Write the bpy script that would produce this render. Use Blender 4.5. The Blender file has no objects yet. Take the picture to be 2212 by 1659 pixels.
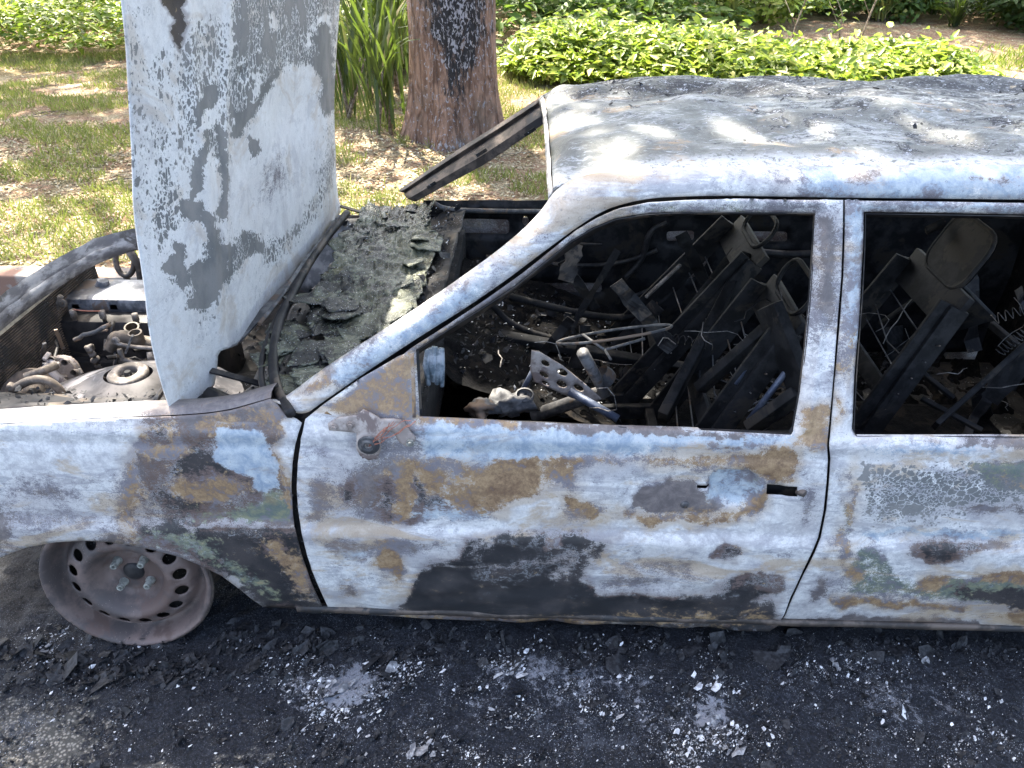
import bpy, bmesh, math, random
import numpy as np
from math import sin, cos, tan, pi, radians, sqrt, atan2
from mathutils import Vector, Matrix, noise, geometry
random.seed(7); rng = np.random.default_rng(7)
S = bpy.context.scene; COL = S.collection

# ------------------------------------------------------------------ camera
PITCH, YAW, FPX, CAMH, CAMD = radians(33), radians(2), 1661.0, 1.822, 1.418
cR = np.array([cos(YAW), sin(YAW), 0]); cF = np.array([-sin(YAW)*cos(PITCH), cos(YAW)*cos(PITCH), -sin(PITCH)])
cU = np.cross(cR, cF); cC = np.array([0, -CAMD, CAMH])
cam_d = bpy.data.cameras.new('camera'); cam = bpy.data.objects.new('camera', cam_d); COL.objects.link(cam)
M = Matrix([[cR[i], cU[i], -cF[i]] for i in range(3)]).to_4x4(); M.translation = Vector(cC)
cam.matrix_world = M
cam_d.sensor_width = 36; cam_d.lens = 36*FPX/2212; cam_d.clip_start = .05; cam_d.clip_end = 500
S.camera = cam
# ------------------------------------------------------------------ light
SUN_DIR = Vector((-.30, .52, 1.0)).normalized()          # towards the sun
world = bpy.data.worlds.new('World'); S.world = world; world.use_nodes = True
wn = world.node_tree; wn.nodes.clear()
sky = wn.nodes.new('ShaderNodeTexSky'); sky.sky_type = 'NISHITA'; sky.sun_disc = False; sky.dust_density = 4.0; sky.ozone_density = .3; sky.air_density = .9
sky.sun_elevation = math.asin(SUN_DIR.z); sky.sun_rotation = atan2(SUN_DIR.x, SUN_DIR.y)
bg = wn.nodes.new('ShaderNodeBackground'); bg.inputs[1].default_value = .15
wo = wn.nodes.new('ShaderNodeOutputWorld'); wn.links.new(sky.outputs[0], bg.inputs[0]); wn.links.new(bg.outputs[0], wo.inputs[0])
sl = bpy.data.lights.new('sun', 'SUN'); sl.energy = 4.9; sl.angle = radians(.6); sl.color = (1, .95, .86)
so = bpy.data.objects.new('sun', sl); COL.objects.link(so); so.rotation_euler = SUN_DIR.to_track_quat('Z', 'Y').to_euler()
S.view_settings.view_transform = 'Standard'; S.view_settings.look = 'None'; S.view_settings.gamma = 1
S.view_settings.exposure = 2.45
S.view_settings.use_white_balance = True; S.view_settings.white_balance_temperature = 6800; S.view_settings.white_balance_tint = 8
S.render.engine = 'CYCLES'

# ------------------------------------------------------------------ helpers
def ray(uv):
    uv = np.atleast_2d(np.asarray(uv, float))
    return cF[None] + cR[None]*(uv[:, :1]-1106)/FPX - cU[None]*(uv[:, 1:2]-829.5)/FPX
def hit(uv, axis, val):
    """points of the survey rays where coordinate `axis` equals val"""
    d = ray(uv); t = (val-cC[axis])/d[:, axis]
    return cC[None] + d*t[:, None]
def P(u, v, x=None, y=None, z=None):
    a, b = (0, x) if x is not None else ((1, y) if y is not None else (2, z))
    return Vector(hit([(u, v)], a, b)[0])
ZS = [-.1, .08, .12, .2, .3, .435, .452, .468, .6, .685, .70, .735, .76, .79, 1.26, 1.30]
YS = [.08, .055, .038, .02, .004, -.008, -.001, .006, .004, .009, .014, .012, .024, .034, .2, .215]
def ysurf(z): return np.interp(z, ZS, YS)
def side(uv, off=0.0):
    uv = np.atleast_2d(uv); y = np.full(len(uv), .02)
    for _ in range(12):
        p = hit(uv, 1, y); y = ysurf(p[:, 2])+off
    return hit(uv, 1, y)
def zroof(x, y):
    t = (y-.25)/1.07
    r = 1.262 + .055*np.sin(pi*np.clip(t, 0, 1))**.7 - .035*t + .045*(1-np.exp(-(x-.02).clip(0)/.18)) - .012*np.clip(x-.9, 0, 3)
    return r
def roofp(uv):
    uv = np.atleast_2d(uv); z = np.full(len(uv), 1.28)
    for _ in range(60):
        p = hit(uv, 2, z); z = .7*z + .3*zroof(p[:, 0], p[:, 1])
    return hit(uv, 2, z)
HZ = .75
def xhood(y, z):
    base = -.847 + .058*np.clip(y, -.1, 1.6) + .118*(z-HZ)
    ridge = .030*np.exp(-((y-.30)/.035)**2) - .02*np.exp(-((y-.22)/.06)**2)*0
    bow = -.03*np.clip((.30-y)/.30, 0, 1)**1.5 - .03*np.clip((y-1.15)/.3, 0, 1)**2
    return base + ridge*.35 + bow
def hoodp(uv):
    uv = np.atleast_2d(uv); x = np.full(len(uv), -.8)
    for _ in range(40):
        p = hit(uv, 0, x); x = .5*x+.5*xhood(p[:, 1], p[:, 2])
    return hit(uv, 0, x)

def inpoly(pts, poly):
    x, y = pts[:, 0], pts[:, 1]; c = np.zeros(len(pts), bool); n = len(poly)
    for i in range(n):
        x1, y1 = poly[i]; x2, y2 = poly[(i+1) % n]
        if y1 == y2: continue
        c ^= ((y1 > y) != (y2 > y)) & (x < (x2-x1)*(y-y1)/(y2-y1)+x1)
    return c
def sdist(pts, poly):
    d = np.full(len(pts), 1e9); n = len(poly); P0 = np.asarray(poly, float)
    for i in range(n):
        a = P0[i]; b = P0[(i+1) % n]; ab = b-a; L = (ab@ab)+1e-9
        t = np.clip(((pts-a)@ab)/L, 0, 1); q = a+t[:, None]*ab
        d = np.minimum(d, np.hypot(*(pts-q).T))
    return np.where(inpoly(pts, poly), d, -d)
def ell(cx, cy, rx, ry, a=0, n=16):
    a = radians(a)
    return [(cx+rx*cos(t)*cos(a)-ry*sin(t)*sin(a), cy+rx*cos(t)*sin(a)+ry*sin(t)*cos(a)) for t in [2*pi*i/n for i in range(n)]]
def rrect(x0, y0, x1, y1, r, n=5):
    o = []
    for cx, cy, a0 in ((x1-r, y0+r, -90), (x1-r, y1-r, 0), (x0+r, y1-r, 90), (x0+r, y0+r, 180)):
        for i in range(n+1):
            a = radians(a0+90*i/n); o.append((cx+r*cos(a), cy+r*sin(a)))
    return o
def smooth_path(pts, it=2, closed=False):
    for _ in range(it):
        o = []; n = len(pts)
        for i in range(n if closed else n-1):
            a = pts[i]; b = pts[(i+1) % n]
            o += [tuple(a[k]*.75+b[k]*.25 for k in range(len(a))), tuple(a[k]*.25+b[k]*.75 for k in range(len(a)))]
        pts = o if closed else [pts[0]]+o+[pts[-1]]
    return pts
def densify(poly, st):
    o = []; n = len(poly)
    for i in range(n):
        a = np.array(poly[i], float); b = np.array(poly[(i+1) % n], float); k = max(1, int(np.hypot(*(b-a))/st))
        for j in range(k): o.append(a+(b-a)*j/k)
    return o

CHN = 'WODBGCM'
def paint_attrs(uv, patches, base=''):
    """uv: survey position of each vertex; patches: (channel, strength, feather, polygon) laid one over another"""
    uv = np.asarray(uv, float); n = len(uv); A = np.zeros((n, 8)); q = uv.copy()
    for i in range(n):
        p = (uv[i, 0]/55., uv[i, 1]/38., 3.3)
        q[i, 0] += 20*noise.noise(p)+10*noise.noise((p[0]*3.1, p[1]*3.1, 9.)); q[i, 1] += 13*noise.noise((p[0]+40, p[1], 5.))+8*noise.noise((p[0]*3.3, p[1]*3.3, 2.))
    for ch, st in base: A[:, CHN.index(ch)] = st
    for ch, st, fe, poly in patches:
        poly = np.asarray(poly, float)
        fe = fe*(2.1 if ch != 'C' else 1.2); c = np.clip(.5+(sdist(q, poly)+(7 if ch == 'C' else 3))/(2*fe), 0, 1)[:, None]
        if len(ch) == 2 or ch == 'C': ch = ch[0]; A[:, CHN.index(ch)] = np.maximum(A[:, CHN.index(ch)], st*c[:, 0]); continue
        A *= (1-np.clip(c*2-1, 0, 1)); A[:, CHN.index(ch)] += st*c[:, 0]
    return A
ORG = {}
def link(o, parent):
    COL.objects.link(o)
    if parent is not None:
        o.parent = parent
        if parent.name in ORG: o.matrix_parent_inverse = Matrix.Translation(-ORG[parent.name])
def obj(name, verts, faces, mat, parent=None, smooth=False, attrs=None, mats=None, fm=None, solid=0, auto=None):
    me = bpy.data.meshes.new(name)
    verts = [tuple(float(c) for c in v) for v in verts]
    me.from_pydata(verts, [], [tuple(int(i) for i in f) for f in faces]); me.update()
    if mat: me.materials.append(mat)
    if smooth: me.polygons.foreach_set('use_smooth', [True]*len(me.polygons))
    if attrs is not None:
        for nm, cols in (('p1', attrs[:, 0:4]), ('p2', attrs[:, 4:8])):
            ca = me.color_attributes.new(nm, 'FLOAT_COLOR', 'POINT'); ca.data.foreach_set('color', np.ascontiguousarray(cols, dtype=np.float32).ravel())
    o = bpy.data.objects.new(name, me); link(o, parent)
    if solid:
        m = o.modifiers.new('thick', 'SOLIDIFY'); m.thickness = abs(solid); m.offset = -1 if solid > 0 else 1
    if auto:
        try: me.set_sharp_from_angle(angle=radians(auto))
        except Exception: pass
    return o
def thing(name, label, cat, loc=(0, 0, 0), group=None):
    o = bpy.data.objects.new(name, None); COL.objects.link(o); o.location = loc; ORG[o.name] = Vector(loc)
    o.empty_display_size = .1; tag(o, label, cat, group); return o
def tag(o, label=None, cat=None, group=None, kind=None):
    if label: o['label'] = label
    if cat: o['category'] = cat
    if group: o['group'] = group
    if kind: o['kind'] = kind
    return o

def cdt(outline, holes=(), step=9, jitter=.25):
    ol = densify(outline, step); hs = [densify(h, step*.8) for h in holes]
    pts = list(ol); edges = [(i, (i+1) % len(ol)) for i in range(len(ol))]
    for h in hs:
        k = len(pts); pts += h; edges += [(k+i, k+(i+1) % len(h)) for i in range(len(h))]
    O = np.array(ol); lo = O.min(0); hi = O.max(0)
    gx, gy = np.meshgrid(np.arange(lo[0]+step*.5, hi[0], step), np.arange(lo[1]+step*.5, hi[1], step*.87))
    gx = gx + (np.arange(gx.shape[0]) % 2)[:, None]*step*.5
    g = np.stack([gx.ravel(), gy.ravel()], 1)+rng.uniform(-jitter, jitter, (gx.size, 2))*step*.4
    ok = sdist(g, ol) > step*.45
    for h in hs: ok &= sdist(g, h) < -step*.45
    pts += list(g[ok])
    r = geometry.delaunay_2d_cdt([Vector((float(p[0]), float(p[1]))) for p in pts], edges, [], 0, 1e-4)
    V = np.array([(v.x, v.y) for v in r[0]]); F = np.array([f for f in r[2] if len(f) == 3])
    cen = V[F].mean(1); keep = inpoly(cen, ol)
    for h in hs: keep &= ~inpoly(cen, h)
    return V, F[keep]
def panel(name, outline, surf, mat, parent, holes=(), step=9, patches=(), base='', thick=.003, disp=None, flip=False):
    V, F = cdt(outline, holes, step); p = surf(V)
    if disp is not None: p = disp(V, p)
    A = paint_attrs(V, patches, base) if mat and mat.name.startswith('burnt') else None
    a, b, c = p[F[0][0]], p[F[0][1]], p[F[0][2]]; nrm = np.cross(b-a, c-a)
    if nrm @ (cC-a) < 0: F = F[:, ::-1]
    return obj(name, p, F, mat, parent, smooth=True, attrs=A, solid=thick)

class MB:
    def __init__(s): s.v = []; s.f = []
    def add(s, vs, fs):
        k = len(s.v); s.v += [tuple(v) for v in vs]; s.f += [tuple(i+k for i in f) for f in fs]; return s
    def box(s, c, d, rot=None, bev=.0):
        hx, hy, hz = d[0]/2, d[1]/2, d[2]/2
        b = min(hx, hy, hz)*bev; vs = []
        if b > 0:
            # chamfered box
            bm = bmesh.new(); bmesh.ops.create_cube(bm, size=1)
            for v in bm.verts: v.co = Vector((v.co.x*d[0], v.co.y*d[1], v.co.z*d[2]))
            bmesh.ops.bevel(bm, geom=bm.edges[:], offset=b, segments=2, affect='EDGES', profile=.5)
            bm.verts.index_update(); vs = [v.co.copy() for v in bm.verts]; fs = [[v.index for v in f.verts] for f in bm.faces]; bm.free()
        else:
            vs = [Vector((x, y, z)) for x in (-hx, hx) for y in (-hy, hy) for z in (-hz, hz)]
            fs = [(0, 1, 3, 2), (4, 6, 7, 5), (0, 4, 5, 1), (2, 3, 7, 6), (0, 2, 6, 4), (1, 5, 7, 3)]
        R = rot.to_matrix() if rot is not None and not isinstance(rot, Matrix) else (rot or Matrix.Identity(3))
        return s.add([R@v+Vector(c) for v in vs], fs)
    def tube(s, pts, r, n=8, cap=True):
        pts = [Vector(p) for p in pts]; rs = r if hasattr(r, '__len__') else [r]*len(pts)
        t0 = (pts[1]-pts[0]).normalized(); up = Vector((0, 0, 1)) if abs(t0.z) < .9 else Vector((1, 0, 0)); nx = t0.cross(up).normalized()
        vs = []
        for i, p in enumerate(pts):
            t = (pts[min(i+1, len(pts)-1)]-pts[max(i-1, 0)])
            t = t.normalized() if t.length > 1e-9 else t0
            nx = (nx-t*nx.dot(t)); nx = nx.normalized() if nx.length > 1e-6 else t.orthogonal().normalized(); ny = t.cross(nx)
            vs += [p+(nx*cos(2*pi*k/n)+ny*sin(2*pi*k/n))*rs[i] for k in range(n)]
        fs = [(i*n+k, i*n+(k+1) % n, (i+1)*n+(k+1) % n, (i+1)*n+k) for i in range(len(pts)-1) for k in range(n)]
        if cap: fs += [tuple(range(n))[::-1], tuple(range((len(pts)-1)*n, len(pts)*n))]
        return s.add(vs, fs)
    def beam(s, a, b, w, h, up=(0, 0, 1)):
        """folded sheet channel from a to b"""
        a, b = Vector(a), Vector(b); t = (b-a); L = t.length; t.normalize(); sx = t.cross(Vector(up)).normalized(); uz = sx.cross(t)
        R = Matrix([[t[i], sx[i], uz[i]] for i in range(3)])
        return s.box((a+b)/2, (L, w, h), R, .3)
    def lathe(s, prof, c, axis, n=28):
        """prof: (radius, distance along axis)"""
        ax = Vector(axis).normalized(); u = ax.orthogonal().normalized(); w = ax.cross(u); c = Vector(c); vs = []
        for r, h in prof: vs += [c+ax*h+(u*cos(2*pi*k/n)+w*sin(2*pi*k/n))*r for k in range(n)]
        return s.add(vs, [(i*n+k, i*n+(k+1) % n, (i+1)*n+(k+1) % n, (i+1)*n+k) for i in range(len(prof)-1) for k in range(n)])
    def blob(s, c, r, sub=2, amp=.3, sc=None, seed=0):
        bm = bmesh.new(); bmesh.ops.create_icosphere(bm, subdivisions=sub, radius=1)
        r = Vector(r) if hasattr(r, '__len__') else Vector((r, r, r)); vs = []
        for v in bm.verts:
            k = 1+amp*noise.noise(v.co*1.7+Vector((seed*3.1, seed, 0)))*1.6+amp*.5*noise.noise(v.co*4+Vector((seed, 0, 7)))
            vs.append(Vector((v.co.x*r.x, v.co.y*r.y, v.co.z*r.z))*k+Vector(c))
        fs = [[v.index for v in f.verts] for f in bm.faces]; bm.free(); return s.add(vs, fs)
    def flakes(s, n, samp, size, flat=.3, k=6):
        for _ in range(n):
            c, nr = samp(); r = size*random.choice((.5, .6, .8, 1, 1, 1.6))*random.uniform(.6, 1.2)
            nr = (Vector(nr)+Vector((random.gauss(0, flat), random.gauss(0, flat), random.gauss(0, flat)))).normalized(); u = nr.orthogonal().normalized(); w = nr.cross(u); a0 = random.random()*6
            r *= math.exp(random.gauss(0, .35)); el = random.uniform(.35, 1); vs = [Vector(c)+(u*cos(a0+2*pi*i/k)+w*sin(a0+2*pi*i/k)*el)*r*random.uniform(.35, 1.25)+nr*random.uniform(-.12, .2)*r for i in range(k)]+[Vector(c)+nr*r*.08]
            s.add(vs, [(i, (i+1) % k, k) for i in range(k)])
        return s
    def build(s, name, mat, parent=None, smooth=False, auto=None, **kw):
        return obj(name, s.v, s.f, mat, parent, smooth=smooth or bool(auto), auto=auto, **kw)

# ------------------------------------------------------------------ materials
class NT:
    def __init__(s, name):
        s.m = bpy.data.materials.new(name); s.m.use_nodes = True; s.t = s.m.node_tree; s.t.nodes.clear()
        s.out = s.t.nodes.new('ShaderNodeOutputMaterial'); s.b = s.n('ShaderNodeBsdfPrincipled'); s.t.links.new(s.b.outputs[0], s.out.inputs[0])
        s.tc = s.n('ShaderNodeTexCoord').outputs['Object']
    def n(s, ty, ins=None, **pr):
        nd = s.t.nodes.new(ty)
        for k, v in pr.items(): setattr(nd, k, v)
        for k, v in (ins or {}).items(): s.set(nd.inputs[k], v)
        return nd
    def set(s, sock, v):
        if isinstance(v, bpy.types.NodeSocket): s.t.links.new(v, sock)
        elif isinstance(v, (tuple, list)) and len(v) == 3 and sock.type == 'RGBA': sock.default_value = (*v, 1)
        else: sock.default_value = v
    def noise(s, sc, det=5, ro=.6, vec=None, dist=0): return s.n('ShaderNodeTexNoise', {'Vector': vec or s.tc, 'Scale': sc, 'Detail': det, 'Roughness': ro, 'Distortion': dist}).outputs['Fac']
    def vor(s, sc, feat='F1', vec=None, rnd=1.0, out='Distance'): return s.n('ShaderNodeTexVoronoi', {'Vector': vec or s.tc, 'Scale': sc, 'Randomness': rnd}, feature=feat).outputs[out]
    def math(s, op, a, b=0.0, c=0.0, clamp=False):
        nd = s.n('ShaderNodeMath', operation=op, use_clamp=clamp); s.set(nd.inputs[0], a); s.set(nd.inputs[1], b)
        if op in ('MULTIPLY_ADD',): s.set(nd.inputs[2], c)
        return nd.outputs[0]
    def step(s, v, lo, hi, a=0.0, b=1.0, smooth=True):
        return s.n('ShaderNodeMapRange', {'Value': v, 'From Min': lo, 'From Max': hi, 'To Min': a, 'To Max': b}, interpolation_type='SMOOTHSTEP' if smooth else 'LINEAR').outputs[0]
    def mix(s, f, a, b, mode='MIX'):
        nd = s.n('ShaderNodeMix', data_type='RGBA', blend_type=mode); s.set(nd.inputs[0], f); s.set(nd.inputs[6], a); s.set(nd.inputs[7], b); return nd.outputs[2]
    def attr(s, nm): 
        a = s.n('ShaderNodeAttribute', attribute_name=nm); c = s.n('ShaderNodeSeparateColor', {0: a.outputs['Color']})
        return [c.outputs[0], c.outputs[1], c.outputs[2], a.outputs['Alpha']]
    def scale(s, v, vec=None): return s.n('ShaderNodeVectorMath', {0: vec or s.tc, 1: v}, operation='MULTIPLY').outputs[0]
    def bump(s, h, st=.3, d=.01):
        s.set(s.b.inputs['Normal'], s.n('ShaderNodeBump', {'Height': h, 'Strength': st, 'Distance': d}).outputs[0])
    def fin(s, col, ro=.7, me=0.0, sp=.4):
        s.set(s.b.inputs['Base Color'], col); s.set(s.b.inputs['Roughness'], ro); s.set(s.b.inputs['Metallic'], me); s.set(s.b.inputs['Specular IOR Level'], sp); return s.m

def burnt(name, stretch=(1, 1, 1), cell=55, clean=1.0):
    t = NT('burnt_'+name); v = t.scale(stretch)
    W, O, D, B = t.attr('p1'); G, C, Mv, _ = t.attr('p2')
    low = t.noise(7, 6, .6, v); mid = t.noise(28, 8, .72, v, .4); fine = t.noise(95, 7, .78, v); fine2 = t.noise(60, 9, .8, t.scale((1.3, .8, 2.2), v), .8)
    vf = t.noise(420, 3, .7, v)
    nz = t.math('ADD', t.math('MULTIPLY', mid, .45), t.math('ADD', t.math('MULTIPLY', fine, .35), t.math('MULTIPLY', low, .2))); nz2 = t.math('ADD', t.math('MULTIPLY', fine2, .5), t.math('ADD', t.math('MULTIPLY', low, .25), t.math('MULTIPLY', mid, .25)))
    st1 = t.noise(4.5, 7, .68, t.scale((.7, 1, 1.7), v), .9); st2 = t.noise(7.5, 7, .7, t.scale((.55, 1, 1.5), t.n('ShaderNodeVectorMath', {0: v, 1: (3.1, 0, 5.7)}, operation='ADD').outputs[0]), .7)
    def val(a, n, amp): return t.math('ADD', a, t.math('MULTIPLY', t.math('SUBTRACT', n, .5), amp))
    col = t.mix(t.step(nz, .4, .62), (.20, .185, .205), (.34, .33, .355))
    col = t.mix(t.step(low, .42, .6), col, t.mix(.5, col, (.27, .24, .25)))
    vm = val(Mv, nz, 3.6); col = t.mix(t.step(vm, .32, .66), col, t.mix(t.step(mid, .4, .65), (.145, .125, .125), (.25, .215, .205)))
    vd = val(D, nz2, 3.4); col = t.mix(t.math('MULTIPLY', t.step(vd, .16, .34), .8), col, (.15, .095, .075)); col = t.mix(t.step(vd, .38, .66), col, t.mix(t.step(low, .4, .62), (.030, .030, .033), (.068, .060, .060)))
    vg = val(G, nz, 4.2); col = t.mix(t.step(vg, .34, .66), col, t.mix(t.step(mid, .4, .65), (.13, .165, .15), (.27, .27, .17)))
    vo = val(O, nz, 4.6); col = t.mix(t.step(vo, .30, .70), col, t.mix(t.step(nz, .38, .62), (.17, .10, .062), (.44, .30, .17)))
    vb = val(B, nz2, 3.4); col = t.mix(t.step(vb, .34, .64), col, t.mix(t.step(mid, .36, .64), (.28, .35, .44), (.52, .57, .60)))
    # thin pale tide lines round the oxide islands
    for vv in (vm, vd, vb):
        ln = t.step(t.math('ABSOLUTE', t.math('SUBTRACT', vv, .5)), .01, .05, 1, 0)
        col = t.mix(t.math('MULTIPLY', t.math('MULTIPLY', ln, .6), t.step(low, .46, .54)), col, (.55, .56, .58))
    wcol = t.mix(t.step(nz, .40, .58), (.50, .49, .50) if clean == 1 else (.70, .685, .665), (.82, .805, .785)); wcol = t.mix(t.step(low, .48, .6, 0, .45*clean), wcol, (.58, .555, .53))
    hs = t.noise(26, 7, .7, t.scale((.35, 1, 1.6), v), .7); wcol = t.mix(t.math('MULTIPLY', t.step(hs, .53, .60), t.step(W, 1.2, .8, 0, .55*clean)), wcol, (.30, .30, .34))
    hd = t.math('MULTIPLY', t.step(D, .04, .62), .62); ho = t.math('MULTIPLY', t.step(O, .04, .6), .62); hm = t.math('MULTIPLY', t.step(Mv, .05, .6), .5)
    wcol = t.mix(hm, wcol, (.36, .325, .33)); wcol = t.mix(ho, wcol, (.48, .37, .26)); wcol = t.mix(hd, wcol, (.24, .20, .19))
    vw = val(W, nz2, 3.3); vw = val(vw, vf, 1.2)
    wcol = t.mix(t.step(st2, .51, .60, 0, .5*clean), wcol, (.30, .285, .31)); wcol = t.mix(t.step(st1, .52, .62, 0, .7*clean), wcol, (.46, .34, .22))
    col = t.mix(t.math('MULTIPLY', t.step(st1, .53, .64, 0, .45), t.step(D, .15, .35, 1, 0)), col, (.27, .18, .11))
    col = t.mix(t.step(vw, .36, .62), col, wcol)
    # cells of burst primer: grey islands in a white net
    wv = t.n('ShaderNodeVectorMath', {0: v, 1: t.scale((.030, .030, .030), t.n('ShaderNodeTexNoise', {'Vector': v, 'Scale': 38., 'Detail': 5., 'Roughness': .7}).outputs['Color'])}, operation='ADD').outputs[0]
    sel = t.step(t.noise(14, 3, .6, v), .47, .53); ed = t.math('ADD', t.math('MULTIPLY', t.vor(cell, 'DISTANCE_TO_EDGE', wv), sel), t.math('MULTIPLY', t.vor(cell*1.9, 'DISTANCE_TO_EDGE', wv), t.math('SUBTRACT', 1.0, sel))); ed2 = t.vor(cell*2.3, 'DISTANCE_TO_EDGE', wv)
    cv = val(C, nz2, 2.6); th = t.math('SUBTRACT', t.step(cv, .15, .75, .45, .045, False), t.step(t.math('ADD', C, t.math('MULTIPLY', t.math('SUBTRACT', low, .5), 1.6)), .84, .96, 0, .2)); th2 = t.step(cv, .3, .78, .40, .05, False)
    inm = t.math('MAXIMUM', t.step(t.math('SUBTRACT', ed, th), -.01, .02), t.math('MULTIPLY', t.step(t.math('SUBTRACT', ed2, th2), -.01, .02), t.math('MULTIPLY', t.step(cv, .3, .34), t.step(cv, .44, .56, 1, 0))))
    gm = t.math('MULTIPLY', inm, t.step(C, .12, .2))
    col = t.mix(gm, col, t.mix(t.step(low, .4, .65), (.165, .17, .17), (.27, .26, .25)))
    # pin-hole blisters
    dd = t.vor(130, 'F1', v); dots = t.math('MULTIPLY', t.step(dd, .13, .17, 1, 0), t.step(mid, .53, .60))
    ring = t.math('MULTIPLY', t.step(t.math('ABSOLUTE', t.math('SUBTRACT', t.vor(62, 'F1', v), .25)), .02, .05, 1, 0), t.step(t.noise(6, 2, .5, t.scale((1, 1, 1.7))), .56, .62))
    col = t.mix(t.math('MULTIPLY', dots, .7), col, (.13, .12, .13)); col = t.mix(t.math('MULTIPLY', ring, .45), col, (.16, .17, .18))
    col = t.mix(t.step(vf, .35, .65, .12, 0), col, (.05, .05, .05))
    h = t.math('ADD', t.math('MULTIPLY', vw, .5), t.math('ADD', t.math('MULTIPLY', fine, .4), t.math('MULTIPLY', gm, -.3)))
    t.bump(h, .25, .003)
    return t.fin(col, t.mix(t.step(vw, .4, .6), (.42, .42, .42), (.72, .72, .72)), .0, .45)
BURNT = burnt('panel_steel'); BHOOD = burnt('hood_steel', (1, 1.15, .75), 44, .5)

def simple(name, c1, c2, sc=20, ro=.7, me=0., det=6, c3=None, bs=.3, bd=.004, spk=None, stretch=None, lo=.42, hi=.6, sp=.4):
    t = NT(name); v = t.scale(stretch) if stretch else t.tc
    n1 = t.noise(sc, det, .65, v); n2 = t.noise(sc*5, 5, .7, v); col = t.mix(t.step(n1, lo, hi), c1, c2)
    if c3: col = t.mix(t.step(t.noise(sc*.4, 5, .7, v, .5), .54, .60), col, c3)
    if spk: col = t.mix(t.math('MULTIPLY', t.step(t.vor(spk[0], 'F1', v), spk[1]*.8, spk[1], 1, 0), t.step(t.noise(spk[0]*.1, 4, .7, v), .5, .6)), col, spk[2])
    t.bump(t.math('ADD', n1, t.math('MULTIPLY', n2, .5)), bs, bd); return t.fin(col, ro, me, sp)
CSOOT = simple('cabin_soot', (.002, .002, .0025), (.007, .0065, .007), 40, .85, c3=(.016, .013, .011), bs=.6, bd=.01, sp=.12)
SOOT = simple('soot_black', (.010, .010, .011), (.032, .030, .031), 22, .75, c3=(.045, .036, .03), spk=(120, .22, (.35, .36, .38)))
DARKST = simple('scorched_dark_steel', (.016, .0155, .018), (.045, .041, .041), 14, .55, .3, c3=(.10, .08, .065), bs=.15)
GREYST = simple('scorched_grey_steel', (.06, .06, .065), (.17, .165, .165), 18, .6, .2, c3=(.14, .10, .075), bs=.2)
BROWNST = simple('scorched_brown_steel', (.06, .05, .045), (.16, .125, .105), 16, .6, .2, c3=(.05, .048, .05), bs=.2)
PALEAL = simple('ashy_aluminium', (.085, .073, .066), (.23, .205, .19), 25, .7, .1, c3=(.10, .085, .075), bs=.4)
BLUEST = simple('blued_steel_tube', (.07, .085, .13), (.13, .15, .20), 30, .5, .4, bs=.1)
WHEELM = simple('rusted_wheel_steel', (.085, .070, .068), (.17, .125, .112), 9, .6, .1, c3=(.115, .078, .068), bs=.12, spk=(160, .16, (.3, .25, .22)))
BOLT = simple('zinc_bolt', (.20, .20, .18), (.40, .40, .36), 60, .4, .2, bs=.1)
OCHRE = simple('ochre_scale_steel', (.30, .19, .10), (.38, .31, .26), 14, .6, .0, c3=(.15, .11, .09), bs=.2, spk=(140, .2, (.12, .08, .05)))
BRACKET = simple('bracket_cast_metal', (.24, .20, .18), (.40, .35, .32), 22, .6, .0, c3=(.17, .13, .12), bs=.25, spk=(120, .2, (.12, .08, .07)))
ASHW = simple('white_ash', (.42, .43, .46), (.75, .76, .78), 60, .85, bs=.4)
ASHM = simple('pale_ash_crumb', (.25, .255, .27), (.50, .51, .53), 60, .85, bs=.4)
ASHG = simple('grey_ash', (.12, .12, .13), (.30, .30, .31), 60, .85, bs=.4)
CHAR = simple('charcoal_crumbs', (.007, .0075, .010), (.032, .033, .038), 80, .6, bs=.5)
COPPER = simple('annealed_copper_wire', (.25, .09, .06), (.35, .15, .10), 80, .6)
WIRE = simple('pale_bare_wire', (.10, .09, .085), (.26, .24, .22), 60, .5, .2)
def glassmelt():
    t = NT('melted_windscreen_glass'); w = t.noise(9, 5, .6, t.scale((1, 1.6, 1)), 1.6); f = t.noise(45, 6, .7, t.scale((2.2, 1, 1)), 2.2)
    col = t.mix(t.step(w, .40, .60), (.036, .039, .028), (.15, .155, .108)); col = t.mix(t.step(f, .58, .65, 0, .5), col, (.30, .33, .28)); col = t.mix(t.step(t.noise(7, 7, .78), .51, .56), col, (.018, .018, .018)); col = t.mix(t.step(t.noise(20, 5, .7), .58, .66, 0, .6), col, (.12, .11, .04))
    col = t.mix(t.step(t.vor(110), .12, .16, .9, 0), col, (.5, .5, .5)) 
    t.bump(t.math('ADD', w, t.math('MULTIPLY', f, .6)), .55, .014); return t.fin(col, .27, 0, .6)
GLASSM = glassmelt()

# ------------------------------------------------------------------ the car
CAR = thing('burnt_car', 'burnt-out two-door car in bare scorched steel with its hood standing open', 'car', (0.3, .78, 0))
def cp(name, **k):                        # a labelled part made later
    return k
K = 1
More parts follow.
